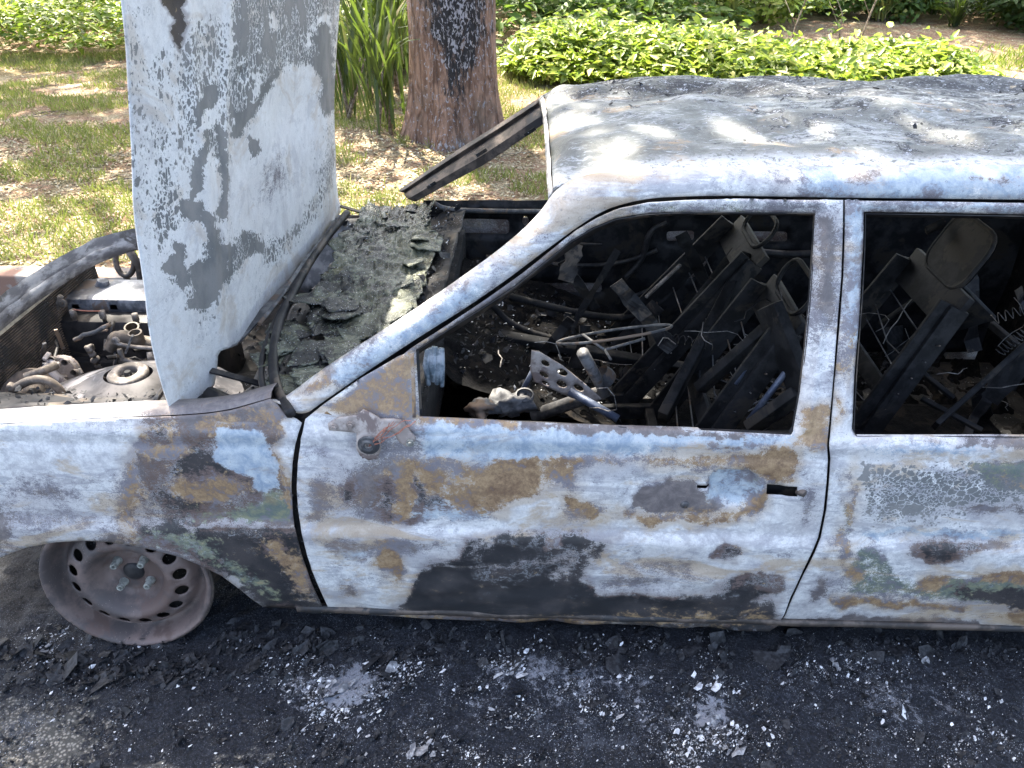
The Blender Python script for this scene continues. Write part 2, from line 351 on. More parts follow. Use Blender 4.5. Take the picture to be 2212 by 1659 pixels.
# ---- front fender
fender_ol = [(-420, 960), (-300, 940), (-100, 924), (0, 917), (120, 909), (240, 903), (380, 898), (450, 893), (500, 885), (545, 872), (585, 860), (600, 872), (618, 893), (642, 903), (653, 912),
             (645, 935), (638, 960), (632, 1000), (630, 1050), (633, 1110), (640, 1150), (652, 1200), (672, 1255), (688, 1290), (697, 1312),
             (640, 1313), (570, 1310), (548, 1295), (520, 1272), (480, 1243), (430, 1217), (390, 1200), (340, 1187), (290, 1177), (240, 1170), (180, 1167), (120, 1170), (60, 1180), (0, 1203), (-60, 1240), (-130, 1300), (-200, 1370), (-330, 1370), (-400, 1200)]
fp = [('W', .95, 14, [(-500, 915), (250, 915), (330, 930), (318, 960), (270, 985), (180, 1000), (-500, 1040)]),
      ('W', .62, 25, [(-500, 1030), (180, 1000), (270, 985), (262, 1040), (250, 1100), (210, 1160), (120, 1180), (-500, 1260)]),
      ('M', .75, 20, [(-60, 1060), (40, 1100), (30, 1170), (-60, 1230)]),
      ('O', .60, 14, [(262, 985), (300, 985), (312, 1060), (300, 1105), (262, 1140), (255, 1080), (262, 1040)]),
      ('M', 1.1, 10, [(310, 900), (590, 862), (650, 905), (640, 1140), (400, 1140), (330, 1150), (225, 1165), (290, 1105), (312, 1050), (300, 985), (330, 940)]),
      ('D', .5, 40, [(330, 930), (600, 900), (610, 1120), (340, 1120)]), ('D', .55, 18, [(320, 1060), (420, 1100), (420, 1140), (300, 1150), (250, 1160), (300, 1110)]),
      ('O', .52, 8, [(300, 928), (380, 925), (412, 960), (400, 985), (360, 1000), (310, 985), (290, 960)]),
      ('O', .74, 7, [(365, 1050), (400, 1020), (470, 1015), (545, 1050), (500, 1075), (480, 1085), (430, 1090), (390, 1075)]),
      ('O', .62, 8, [(420, 905), (480, 905), (475, 935), (430, 940)]),
      ('B', .98, 4, [(462, 985), (480, 930), (570, 935), (592, 965), (600, 1010), (596, 1050), (565, 1055), (530, 1020), (490, 1000)]),
      ('G', .8, 8, [(570, 1050), (600, 1070), (640, 1080), (630, 1120), (520, 1125), (560, 1090)]),
      ('O', .66, 9, [(545, 880), (600, 872), (640, 905), (615, 925), (570, 905)]),
      ('W', 1.1, 5, [(616, 905), (655, 908), (640, 1000), (634, 1055), (616, 1020), (606, 970)]),
      ('O', .75, 4, [(606, 915), (616, 910), (607, 965), (617, 1020), (635, 1060), (628, 1120), (604, 1000)]),
      ('D', .88, 14, [(330, 1150), (640, 1148), (668, 1210), (705, 1320), (560, 1315), (500, 1255), (420, 1200)]),
      ('G', .8, 12, [(300, 1155), (400, 1150), (470, 1185), (520, 1225), (600, 1290), (560, 1270), (480, 1215), (400, 1180), (320, 1170)]),
      ('O', .8, 9, [(550, 1165), (600, 1165), (640, 1195), (648, 1230), (610, 1215)]),
      ('Wx', .42, 12, [(600, 1225), (660, 1220), (705, 1315), (640, 1290)]),
      ('Wx', .9, 3, [(500, 1245), (508, 1243), (530, 1262), (524, 1266)]),
      ('Wx', .5, 10, [(240, 1090), (330, 1080), (400, 1110), (300, 1160), (230, 1165)]),
      ('Wx', .75, 3, [(390, 1127), (640, 1127), (640, 1137), (400, 1137)])]
fp += [('O', .62, 10, ell(500, 912, 70, 12)), ('M', .66, 16, ell(100, 1060, 60, 16)), ('G', .62, 14, ell(470, 1112, 70, 12)), ('O', .66, 10, ell(655, 1250, 20, 40, -25)), ('D', .62, 14, ell(440, 1010, 40, 30)), ('M', .62, 22, ell(120, 1120, 90, 24)), ('O', .6, 14, ell(285, 1130, 18, 30)), ('D', .62, 9, ell(345, 945, 30, 14))]
def fdisp(V, p):
    p = p.copy(); u, v = V[:, 0], V[:, 1]
    lip = np.exp(-((v-1132)/5)**2)*np.clip((u-380)/40, 0, 1); p[:, 1] -= .006*lip            # raised swage
    for i in range(len(p)): p[i, 1] += .004*noise.noise((p[i, 0]*5, p[i, 2]*7, 1.))
    return p
fender = panel('front_fender', fender_ol, side, BURNT, CAR, step=8, patches=fp, base=[('W', .3), ('M', .3)], disp=fdisp)
fender['label'] = 'front fender with white ash, brown rust islands and a pale blue patch'
# flange turned in along the fender top
top = [(u, v) for u, v in smooth_path([(-420, 960), (-100, 924), (0, 917), (240, 903), (380, 898), (450, 893), (500, 885), (545, 872), (585, 861)], 2)]
tp = side(np.array(top)); vs = []; uvs = []
for i, p in enumerate(tp):
    for k, (dy, dz) in enumerate(((.002, .001), (.012, .010), (.03, .012), (.06, .006), (.065, -.05))):
        vs.append((p[0], p[1]+dy, p[2]+dz)); uvs.append((top[i][0], top[i][1]-dy*200))
fs = [(i*5+k, (i+1)*5+k, (i+1)*5+k+1, i*5+k+1) for i in range(len(tp)-1) for k in range(4)]
obj('fender_flange', vs, fs, BURNT, CAR, smooth=True, attrs=paint_attrs(uvs, [('W', .9, 20, [(-600, 800), (300, 800), (300, 1000), (-600, 1000)])], [('M', .8)]))

# ---- front door
door_ol = [(660, 905), (700, 872), (780, 815), (880, 757), (960, 707), (1050, 647), (1130, 590), (1200, 533), (1245, 497), (1290, 470), (1340, 447), (1400, 435), (1480, 430), (1560, 428), (1700, 429), (1820, 432),
           (1819, 500), (1816, 600), (1808, 700), (1800, 800), (1791, 900), (1785, 962), (1787, 990), (1784, 1040), (1778, 1100), (1766, 1158), (1755, 1185), (1730, 1240), (1705, 1295), (1690, 1330), (1680, 1348),
           (1660, 1357), (1580, 1355), (1500, 1351), (1350, 1346), (1200, 1340), (1050, 1335), (900, 1330), (725, 1322), (710, 1314), (697, 1285), (680, 1245), (664, 1200), (652, 1150), (645, 1100), (642, 1050), (644, 1000), (650, 955)]
win1 = [(897, 757), (960, 716), (1060, 653), (1110, 620), (1160, 580), (1230, 523), (1280, 493), (1330, 473), (1390, 463), (1450, 459), (1560, 458), (1700, 459), (1763, 461), (1759, 540), (1752, 640), (1742, 750), (1730, 850), (1716, 925), (1708, 938), (1600, 933), (1400, 926), (1200, 917), (1050, 910), (905, 903), (901, 830)]
slot = [(1657, 1047), (1722, 1050), (1722, 1072), (1656, 1070)]; slot2 = [(1506, 1050), (1533, 1051), (1533, 1058), (1506, 1057)]
dp = [('W', .75, 30, [(650, 905), (760, 940), (750, 1000), (735, 1100), (770, 1250), (860, 1290), (850, 1310), (700, 1320), (640, 1200), (640, 1000)]),
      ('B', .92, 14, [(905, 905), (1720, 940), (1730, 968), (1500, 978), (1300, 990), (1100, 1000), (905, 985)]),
      ('M', .95, 5, [(1130, 912), (1300, 920), (1480, 930), (1600, 940), (1600, 948), (1300, 940), (1140, 925)]),
      ('O', .7, 5, [(905, 902), (1130, 912), (1120, 924), (905, 914)]),
      ('M', .70, 30, [(725, 1000), (860, 980), (900, 1130), (760, 1130)]),
      ('O', .72, 16, [(850, 985), (960, 985), (1050, 1000), (1160, 980), (1185, 1060), (1140, 1090), (1040, 1110), (900, 1140), (850, 1130), (830, 1080)]),
      ('M', .6, 25, [(930, 990), (1000, 1000), (1010, 1040), (960, 1060)]),
      ('O', .42, 5, [(890, 1000), (905, 1030), (925, 1062), (960, 1065), (975, 1085), (955, 1135), (870, 1135), (890, 1090)]),
      ('D', .56, 7, [(890, 1000), (905, 1030), (925, 1062), (968, 1065), (975, 1085), (960, 1135), (865, 1135), (890, 1090)]),
      ('O', 1.0, 9, [(1040, 1080), (1080, 1050), (1160, 1010), (1178, 1030), (1175, 1070), (1100, 1085), (1060, 1115), (1045, 1110)]),
      ('W', .82, 22, [(1190, 985), (1500, 985), (1780, 985), (1770, 1165), (1600, 1165), (1300, 1150), (1080, 1120), (1190, 1080)]),
      ('O', .62, 10, [(1200, 985), (1330, 985), (1500, 985), (1720, 965), (1740, 1000), (1700, 1015), (1600, 1000), (1500, 1000), (1350, 1003), (1280, 1008), (1220, 1005)]),
      ('O', .78, 8, [(1660, 970), (1720, 960), (1725, 1035), (1650, 1040), (1620, 1010)]),
      ('O', .75, 6, [(1180, 975), (1205, 990), (1230, 1015), (1220, 1020), (1190, 1000)]),
      ('M', 1.0, 6, [(1370, 1050), (1450, 1042), (1500, 1035), (1530, 1060), (1540, 1090), (1580, 1100), (1500, 1113), (1420, 1110), (1368, 1098)]),
      ('B', .62, 5, rrect(1530, 1018, 1642, 1096, 25)),
      ('O', .86, 8, [(1642, 1060), (1670, 1060), (1672, 1085), (1640, 1115), (1560, 1130), (1480, 1128), (1480, 1115), (1570, 1110), (1620, 1095)]),
      ('O', .72, 6, [(1338, 1090), (1380, 1115), (1450, 1122), (1480, 1128), (1400, 1132), (1350, 1110)]),
      ('O', .78, 5, [(1215, 1065), (1245, 1072), (1275, 1090), (1300, 1115), (1280, 1120), (1250, 1095), (1220, 1085)]),
      ('W', .95, 6, [(650, 1136), (1100, 1140), (1780, 1158), (1775, 1172), (1100, 1152), (655, 1150)]),
      ('B', .5, 10, [(1100, 1132), (1780, 1150), (1778, 1166), (1100, 1150)]),
      ('W', .78, 18, [(700, 1160), (870, 1155), (1000, 1150), (1040, 1160), (930, 1230), (880, 1290), (700, 1300)]),
      ('O', .85, 9, [(795, 1160), (850, 1160), (870, 1185), (880, 1210), (865, 1250), (850, 1262), (830, 1245), (800, 1225), (815, 1200)]),
      ('M', .9, 12, ell(752, 1280, 30, 18)),
      ('W', .72, 18, [(1300, 1165), (1770, 1165), (1700, 1300), (1640, 1285), (1500, 1280), (1300, 1280), (1260, 1240)]),
      ('D', .98, 10, [(1000, 1165), (1060, 1150), (1150, 1148), (1300, 1152), (1335, 1165), (1290, 1210), (1250, 1245), (1300, 1275), (1400, 1283), (1520, 1275), (1600, 1262), (1660, 1262), (1640, 1300), (1690, 1300), (1680, 1345), (1660, 1360), (1200, 1345), (870, 1325), (850, 1310), (880, 1290), (900, 1240), (930, 1210), (1000, 1195)]),
      ('M', .55, 8, [(1160, 1150), (1210, 1150), (1205, 1190), (1170, 1190)]),
      ('Mx', .60, 10, [(1080, 1165), (1250, 1170), (1260, 1220), (1100, 1260), (980, 1240)]),
      ('Wx', .50, 6, [(1000, 1175), (1050, 1160), (1080, 1172), (1030, 1195)]),
      ('Wx', .5, 4, [(950, 1222), (1100, 1212), (1240, 1192), (1300, 1162), (1310, 1168), (1250, 1202), (1110, 1224), (960, 1232)]),
      ('Wx', .5, 5, [(1190, 1240), (1230, 1215), (1280, 1180), (1290, 1186), (1240, 1225), (1200, 1270)]),
      ('W', .85, 8, ell(1575, 1193, 58, 30)), ('O', .55, 4, ell(1575, 1195, 38, 18)), ('D', .5, 4, ell(1575, 1195, 36, 17)),
      ('M', .9, 12, [(1600, 1235), (1650, 1225), (1680, 1240), (1660, 1275), (1560, 1270)]),
      ('O', .5, 5, [(720, 1308), (900, 1322), (1300, 1340), (1300, 1348), (900, 1336), (720, 1324)]),
      # window frame
      ('W', .60, 20, [(650, 905), (760, 825), (780, 860), (720, 940)]),
      ('O', .68, 9, [(700, 880), (830, 790), (960, 708), (960, 722), (897, 757), (900, 903), (760, 900)]),
      ('M', .85, 10, [(880, 752), (1060, 638), (1200, 520), (1215, 540), (1060, 660), (900, 764)]),
      ('W', .5, 10, [(1200, 520), (1290, 460), (1400, 430), (1830, 430), (1830, 470), (1770, 465), (1450, 462), (1330, 475), (1230, 530)]),
      ('G', .52, 10, [(1400, 445), (1700, 445), (1700, 462), (1400, 462)]),
      ('M', 1.0, 10, [(1765, 470), (1812, 470), (1806, 640), (1790, 700), (1755, 640)]),
      ('Wx', .65, 9, [(1755, 470), (1772, 470), (1765, 640), (1748, 740)]),
      ('W', .80, 12, [(1750, 760), (1795, 740), (1790, 860), (1750, 870), (1745, 900), (1725, 890)]),
      ('O', .8, 8, [(1740, 872), (1790, 870), (1785, 965), (1710, 960), (1722, 930)])]
dp += [('O', .62, 14, [(1150, 985), (1250, 1000), (1240, 1060), (1180, 1050)]), ('O', .6, 16, ell(1560, 1003, 150, 13)), ('M', .62, 18, ell(1742, 1095, 22, 50)), ('M', .6, 20, ell(1450, 1222, 120, 24)), ('B', .6, 20, [(900, 1085), (1080, 1095), (1090, 1150), (880, 1165)]),
       ('B', .58, 24, ell(745, 1190, 70, 40)), ('M', .58, 22, ell(690, 1080, 34, 60)), ('M', .62, 12, ell(1668, 1255, 34, 34)), ('O', .62, 7, ell(1400, 1334, 300, 6)), ('M', .6, 10, [(660, 1162), (1000, 1168), (900, 1195), (700, 1185)]), ('O', .6, 10, ell(1450, 1120, 130, 9)), ('O', .66, 8, ell(1110, 1012, 40, 14)),
       ('M', .62, 12, ell(1370, 1255, 70, 12)), ('D', .6, 10, ell(1620, 1255, 60, 14)), ('W', .9, 7, ell(1600, 1222, 90, 9)), ('W', .85, 8, [(1080, 1100), (1180, 1075), (1210, 1090), (1120, 1120)]), ('O', .58, 18, ell(1260, 1100, 60, 22)), ('M', .6, 16, ell(980, 940, 60, 10)), ('D', .58, 9, ell(840, 1075, 22, 44)), ('D', .55, 12, ell(745, 1060, 28, 34)),
       ('G', .6, 12, ell(1620, 1040, 16, 12)), ('M', .7, 7, ell(1570, 960, 160, 6)), ('W', 1.0, 4, [(905, 1126), (1100, 1130), (1100, 1136), (905, 1132)])]
dp = [(c, s_-.07 if c == 'W' and s_ > .6 else s_, f_, p_) for c, s_, f_, p_ in dp]
BX, BZ = P(1590, 1057, y=0).x, P(1590, 1057, y=0).z
def ddisp(V, p):
    p = p.copy(); u, v = V[:, 0], V[:, 1]
    d = sdist(V, rrect(1530, 1015, 1642, 1098, 30)); p[:, 1] += .032*np.clip(d/11, 0, 1)**.7*(1-.3*np.clip((v-1015)/80, 0, 1))
    d2 = sdist(V, rrect(1330, 1020, 1700, 1120, 40)); p[:, 1] += .004*np.clip(d2/10, 0, 1)
    # raised bead round the glass opening
    ds = -sdist(V, win1); m = (v < 930); p[:, 1] -= .007*np.exp(-((ds-26)/6.)**2)*m; p[:, 1] += .008*np.clip(1-ds/16., 0, 1)*m
    low = np.clip((v-1170)/60, 0, 1)*np.clip((u-850)/100, 0, 1)*np.clip((1720-u)/60, 0, 1)
    for i in range(len(p)):
        q = p[i]; p[i, 1] += .004*noise.noise((q[0]*4, q[2]*6, 1.5))+low[i]*.012*noise.noise((q[0]*9, q[2]*15, 4.))
    d3 = np.hypot((u-1575)/38, (v-1195)/20); p[:, 1] += .006*np.exp(-d3**2)
    p[:, 1] -= .004*np.clip((v-1318)/14, 0, 1)
    return p
door = panel('front_door', door_ol, side, BURNT, CAR, holes=[win1, slot, slot2], step=7.5, patches=dp, base=[('W', .42), ('M', .15)], disp=ddisp)
door['label'] = 'front door with ochre, pale blue and black burn marks and an empty glass opening'
# door inner shell, glass channel, lock parts
dark_in = panel('door_inner_panel', [(705, 935), (900, 925), (1700, 950), (1770, 990), (1760, 1150), (1680, 1330), (730, 1310), (680, 1200), (665, 1000)], lambda V: side(V, .035), DARKST, door, step=40, thick=0)
ring = smooth_path([tuple(Vector(q)) for q in side(np.array(win1), .03)], 1, True); ring2 = side(np.array(win1), .012)
n1 = len(win1); A0 = side(np.array(win1), .004); A1 = side(np.array(win1), .045)
c0 = np.array([np.mean([q[0] for q in win1]), np.mean([q[1] for q in win1])]); wi = [tuple(c0+(np.array(q)-c0)*.985) for q in win1]; A2 = side(np.array(wi), .05)
obj('glass_channel', list(A0)+list(A1)+list(A2), [(i, (i+1) % n1, n1+(i+1) % n1, n1+i) for i in range(n1)]+[(n1+i, n1+(i+1) % n1, 2*n1+(i+1) % n1, 2*n1+i) for i in range(n1)], DARKST, door, solid=.002)
mb = MB(); mb.tube([P(1714, 470+k*1, y=.2) for k in (0, 1)], .004) if 0 else None
mb = MB(); a = P(1730, 1064, y=.0); mb.tube([a+Vector((-.004, .01, -.002)), a+Vector((.008, -.004, 0))], [.011, .009], 12); mb.build('latch_pivot', BROWNST, door, smooth=True)
mb = MB(); a = P(1572, 1095, y=0.0)
lk = P(1480, 1093, y=.0); mb = MB(); mb.lathe([(0.0, -.004), (.008, -.004), (.011, 0), (.012, .006)], lk+Vector((0, .004, 0)), (0, 1, 0), 16); mb.build('lock_barrel', GREYST, door, smooth=True)
# sail plate
sail = panel('mirror_sail_plate', [(752, 905), (700, 893), (760, 848), (840, 795), (893, 762), (897, 830), (898, 902)], lambda V: side(V, -.004), OCHRE, door, holes=[ell(868, 805, 9, 8), ell(862, 893, 9, 7), ell(790, 882, 16, 12)], step=12, thick=.003)
panel('sail_backing', [(720, 895), (890, 770), (895, 900)], lambda V: side(V, .02), SOOT, sail, step=30, thick=0)
# what is left of the door mirror
br = panel('mirror_bracket', [(711, 930), (708, 915), (728, 903), (770, 896), (784, 885), (800, 892), (822, 905), (850, 905), (870, 908), (884, 930), (898, 945), (892, 962), (878, 965), (862, 955), (850, 935), (830, 928), (822, 942), (822, 975), (815, 990), (797, 995), (778, 985), (770, 970), (770, 935), (740, 932)],
           lambda V: side(V, -.028), BRACKET, CAR, holes=[ell(796, 962, 6, 5)], step=7, thick=.006); br['label'] = 'bare bracket of the burnt door mirror'
c = side([(796, 962)], -.030)[0]; mb = MB(); mb.lathe([(.008, -.004), (.012, -.008), (.016, -.006), (.020, -.001), (.024, -.003), (.026, .002)], c, (0, 1, 0), 24); mb.build('pivot_washer', GREYST, br, smooth=True)
for (u, v) in ((757, 918), (722, 923), (886, 957)):
    c = side([(u, v)], -.030)[0]; mb = MB(); mb.lathe([(0, -.007), (.005, -.007), (.006, -.003), (.009, -.003), (.009, .003)], c, (0, 1, 0), 12); mb.build('bolt', BRACKET if u < 880 else BOLT, br)
mb = MB()
for k in range(7):
    pts = []; a = np.array((800+random.uniform(-3, 3), 962.)); b = np.array((870+random.uniform(-30, 40), 915+random.uniform(-20, 25)))
    for i in range(9):
        t = i/8; q = a*(1-t)+b*t+np.array((random.gauss(0, 2.4), 7*sin(pi*t)*(1 if k % 2 else -1)+random.gauss(0, 2)))
        pts.append(Vector(side([q], -.033-.012*sin(pi*t))[0]))
    mb.tube(pts, .0009, 4)
mb.build('mirror_wire', COPPER, br)

# ---- rear quarter panel with side window
q_ol = [(1826, 433), (1950, 434), (2212, 437), (2420, 440), (2640, 446), (2700, 600), (2850, 950), (2900, 1250), (2800, 1362), (2500, 1362), (2212, 1359), (1900, 1354), (1700, 1350), (1688, 1343), (1697, 1330), (1712, 1295), (1737, 1240), (1762, 1188), (1773, 1160), (1785, 1100), (1791, 1040), (1794, 990), (1791, 962), (1797, 900), (1806, 800), (1814, 700), (1822, 600), (1825, 500)]
win2 = [(1869, 461), (2100, 464), (2212, 466), (2520, 470), (2560, 700), (2600, 940), (2400, 946), (2212, 945), (2000, 943), (1850, 943), (1843, 930), (1850, 800), (1862, 640), (1867, 540)]
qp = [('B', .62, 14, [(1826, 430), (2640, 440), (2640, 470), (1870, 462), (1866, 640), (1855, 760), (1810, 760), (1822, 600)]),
      ('Wx', .8, 4, [(1920, 452), (2040, 453), (2040, 461), (1920, 460)]),
      ('O', .6, 10, [(1805, 770), (1850, 790), (1845, 850), (1800, 850)]),
      ('W', .85, 12, [(1795, 830), (1830, 800), (1850, 900), (1845, 1010), (1862, 1080), (1850, 1150), (1800, 1240), (1760, 1290), (1690, 1350), (1760, 1190), (1795, 1000)]),
      ('O', .75, 7, [(1798, 850), (1816, 860), (1812, 920), (1800, 925)]),
      ('W', .62, 8, [(1850, 945), (2700, 948), (2700, 975), (1850, 975)]), ('Bx', .75, 12, [(1850, 955), (2700, 958), (2700, 1000), (2200, 995), (1850, 985)]),
      ('M', .9, 8, [(2080, 955), (2300, 950), (2700, 950), (2700, 962), (2200, 972)]),
      ('W', .85, 10, [(1860, 1000), (2700, 1000), (2700, 1150), (1860, 1130)]),
      ('Cx', .62, 14, [(1862, 1010), (2250, 1020), (2700, 1020), (2700, 1120), (2100, 1135), (1880, 1130)]),
      ('Cx', .95, 6, [(1862, 1000), (1885, 1000), (1882, 1110), (1862, 1110)]), ('Cx', .95, 9, [(1925, 1018), (1990, 1020), (2080, 1050), (2060, 1070), (1960, 1050)]), ('Cx', .9, 9, [(1940, 1090), (2020, 1075), (2100, 1080), (2000, 1115), (1930, 1125)]),
      ('G', .95, 9, [(2075, 1000), (2700, 1000), (2700, 1055), (2212, 1070), (2130, 1058)]), ('O', .62, 12, [(2110, 1010), (2170, 1020), (2212, 1035), (2400, 1040), (2390, 1060), (2180, 1060)]),
      ('W', .8, 12, [(2010, 1105), (2212, 1070), (2700, 1060), (2700, 1140), (2100, 1145)]), ('Mx', .62, 14, [(2100, 1090), (2300, 1080), (2600, 1090), (2500, 1125), (2120, 1125)]),
      ('B', .72, 8, [(1860, 1138), (2700, 1142), (2700, 1168), (1860, 1165)]),
      ('W', .66, 10, [(1850, 1168), (2700, 1172), (2700, 1300), (1850, 1200)]),
      ('M', .8, 8, [(1960, 1175), (2000, 1165), (2160, 1165), (2190, 1180), (2090, 1205), (2010, 1225), (1960, 1195)]), ('Dx', .56, 8, [(1980, 1175), (2060, 1180), (2040, 1210), (2000, 1215)]),
      ('G', .78, 12, [(1830, 1185), (1900, 1170), (1930, 1225), (2000, 1250), (2212, 1235), (2700, 1240), (2700, 1330), (2100, 1310), (1980, 1290), (1830, 1285)]),
      ('Wx', .43, 18, [(1830, 1185), (1900, 1170), (1950, 1240), (2050, 1290), (1960, 1300), (1830, 1285)]),
      ('D', .72, 12, [(2050, 1265), (2700, 1270), (2700, 1310), (2212, 1325), (2100, 1300)]),
      ('O', .7, 9, [(2100, 1225), (2300, 1225), (2500, 1230), (2500, 1258), (2212, 1262), (2120, 1245)]),
      ('W', .9, 9, [(1925, 1180), (1960, 1205), (2010, 1235), (2212, 1195), (2700, 1190), (2700, 1225), (2212, 1230), (2100, 1228), (1990, 1252), (1930, 1235)]),
      ('O', .85, 7, ell(2015, 1258, 36, 14, -12)), ('O', .7, 7, ell(1848, 1243, 16, 13)),
      ('W', .85, 12, [(1740, 1330), (1820, 1300), (1960, 1308), (2100, 1320), (2190, 1330), (2700, 1330), (2700, 1350), (1700, 1348)]),
      ('O', .85, 6, [(1800, 1295), (1830, 1285), (1980, 1298), (2090, 1310), (2080, 1322), (1950, 1315), (1860, 1310), (1810, 1318)]),
      ('O', .7, 8, [(2140, 1325), (2212, 1315), (2700, 1315), (2700, 1340), (2212, 1350)]),
      ('M', .9, 10, [(1765, 1250), (1800, 1250), (1790, 1290), (1740, 1310), (1740, 1290)]),
      ('M', .95, 6, [(1690, 1345), (1850, 1330), (2050, 1338), (2212, 1352), (2700, 1352), (2700, 1370), (1690, 1360)])]
qp += [('Cx', .8, 12, [(1880, 1005), (2212, 1010), (2400, 1030), (2300, 1060), (2080, 1120), (1900, 1125)]), ('O', .62, 12, ell(1815, 1180, 18, 50)), ('G', .6, 16, ell(1835, 1120, 22, 50)), ('O', .6, 10, ell(1840, 1060, 10, 70)), ('D', .6, 8, ell(2060, 1183, 60, 12)), ('D', .6, 12, ell(2140, 1290, 90, 16)), ('O', .72, 8, ell(2170, 1240, 60, 8)),
       ('M', .66, 12, ell(2120, 1100, 120, 14)), ('B', .62, 9, ell(2000, 975, 130, 8)), ('M', .8, 5, ell(2150, 960, 100, 5)), ('O', .7, 10, ell(2150, 1330, 70, 7)), ('M', .62, 12, ell(1835, 620, 9, 60)), ('O', .6, 9, ell(1830, 740, 10, 30))]
qp = [(c, s_-.09 if c == 'W' and s_ > .6 else s_, f_, p_) for c, s_, f_, p_ in qp]
def qdisp(V, p):
    p = p.copy(); u, v = V[:, 0], V[:, 1]; ds = -sdist(V, win2); m = v < 955
    p[:, 1] += .009*np.clip(1-ds/14., 0, 1)*m; p[:, 1] -= .004*np.exp(-((ds-24)/6.)**2)*m
    for i in range(len(p)): q = p[i]; p[i, 1] += .006*noise.noise((q[0]*4, q[2]*7, 1.5))
    return p
quarter = panel('rear_quarter_panel', q_ol, side, BURNT, CAR, holes=[win2], step=8, patches=qp, base=[('W', .5), ('M', .2)], disp=qdisp)
quarter['label'] = 'rear quarter panel with white, olive and ochre burn bands and an empty side window'
n2 = len(win2); A0 = side(np.array(win2), .006); A1 = side(np.array(win2), .05)
obj('window_return', list(A0)+list(A1), [(i, (i+1) % n2, n2+(i+1) % n2, n2+i) for i in range(n2)], DARKST, quarter, solid=.002)
# dark jamb seen in the shut lines
for nm, pl in (('door_jamb', [(600, 880), (690, 880), (690, 1000), (700, 1180), (750, 1325), (660, 1325), (615, 1150), (605, 1000)]), ('lock_jamb', [(1790, 430), (1860, 430), (1845, 960), (1835, 1160), (1745, 1350), (1640, 1350), (1730, 1160), (1755, 960), (1775, 700)])):
    panel(nm, pl, lambda V: side(V, .028), SOOT, CAR, step=30, thick=0)
# sill
vs = []; 
xs = np.linspace(-.66, 1.9, 40)
for x in xs:
    w = .004*noise.noise((x*6, 0, 0)); vs += [(x, .042+w, .115), (x, .034+w, .108), (x, .035+w, .094+w), (x, .075, .088), (x, .16, .10)]
obj('sill', vs, [(i*5+k, (i+1)*5+k, (i+1)*5+k+1, i*5+k+1) for i in range(39) for k in range(4)], BROWNST, CAR, smooth=True, solid=-.002)

# ---- near pillar and roof rail: one loft
up = smooth_path([(585, 862), (612, 862), (700, 793), (880, 679), (1050, 561), (1130, 496), (1172, 452), (1196, 412), (1245, 380), (1330, 367), (1500, 362), (1850, 358), (2212, 355), (2620, 352)], 2)
lo = smooth_path([(600, 868), (652, 902), (700, 866), (873, 748), (1050, 638), (1200, 524), (1290, 461), (1335, 443), (1400, 428), (1480, 424), (1560, 422), (1822, 427), (2212, 431), (2640, 438)], 2)
def resamp(path, n):
    p = np.array(path); d = np.r_[0, np.cumsum(np.hypot(*np.diff(p, axis=0).T))]; t = np.linspace(0, d[-1], n); return np.stack([np.interp(t, d, p[:, 0]), np.interp(t, d, p[:, 1])], 1), t
NL = 260; U_, _ = resamp(up, NL); L_, _ = resamp(lo, NL); NC = 9
Lp = side(L_, .002); y_up = np.interp(U_[:, 0], [600, 1050, 1180, 1250, 2700], [.075, .16, .215, .25, .26]); Up = hit(U_, 1, y_up)
vs = []; uvs = []
for i in range(NL):
    a, b = Up[i], Lp[i]; d = b-a; L = np.linalg.norm(d); nrm = np.array([0, -.85, .53]); nrm = nrm-d*(nrm@d)/(L*L+1e-9); nrm /= np.linalg.norm(nrm)+1e-9
    for k in range(NC):
        t = k/(NC-1); q = a+d*t+nrm*(.24*min(L, .1)*sin(pi*t)**.8)
        if k == NC-1: q = b
        vs.append(q); uvs.append(U_[i]*(1-t)+L_[i]*t)
    vs.append(b+np.array([0, .014, -.004])); uvs.append(L_[i])
    vs.append(b+np.array([0, .030, -.012])); uvs.append(L_[i])
w = NC+2; fs = [(i*w+k, (i+1)*w+k, (i+1)*w+k+1, i*w+k+1) for i in range(NL-1) for k in range(w-1)]
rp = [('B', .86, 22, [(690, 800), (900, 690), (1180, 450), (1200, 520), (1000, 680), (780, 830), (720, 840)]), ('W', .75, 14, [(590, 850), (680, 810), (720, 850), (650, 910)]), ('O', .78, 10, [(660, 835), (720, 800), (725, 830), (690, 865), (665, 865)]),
      ('W', .80, 25, [(1000, 560), (1170, 440), (1200, 360), (1700, 350), (1700, 440), (1300, 440), (1150, 560), (1050, 610)]),
      ('B', .78, 22, [(1720, 350), (2700, 340), (2700, 440), (1720, 440)]), ('O', .5, 8, ell(1690, 398, 22, 12)), ('M', .72, 12, [(1820, 395), (1850, 370), (1900, 365), (1950, 380), (1900, 400), (1870, 418), (1830, 415)]), ('M', .75, 10, [(2060, 385), (2130, 375), (2212, 392), (2190, 408), (2080, 400)]), ('Wx', .5, 30, [(1600, 370), (1900, 370), (1900, 420), (1600, 420)])]
rail = obj('pillar_and_roof_rail', vs, fs, BURNT, CAR, smooth=True, attrs=paint_attrs(uvs, rp, [('W', .5)]), solid=-.002)
rail['label'] = 'windscreen pillar running into the roof rail, bluish white steel'
# drip gutter (dark slot) under the rail
vs = []
for i in range(0, NL, 3):
    b = Lp[i]; vs += [tuple(b+np.array([0, .006, .004])), tuple(b+np.array([0, .034, 0])), tuple(b+np.array([0.004, .036, -.03])), tuple(b+np.array([.004, .05, -.06]))]
m_ = len(vs)//4; obj('drip_channel', vs, [(i*4+k, (i+1)*4+k, (i+1)*4+k+1, i*4+k+1) for i in range(m_-1) for k in range(3)], DARKST, rail, smooth=True, solid=.002)

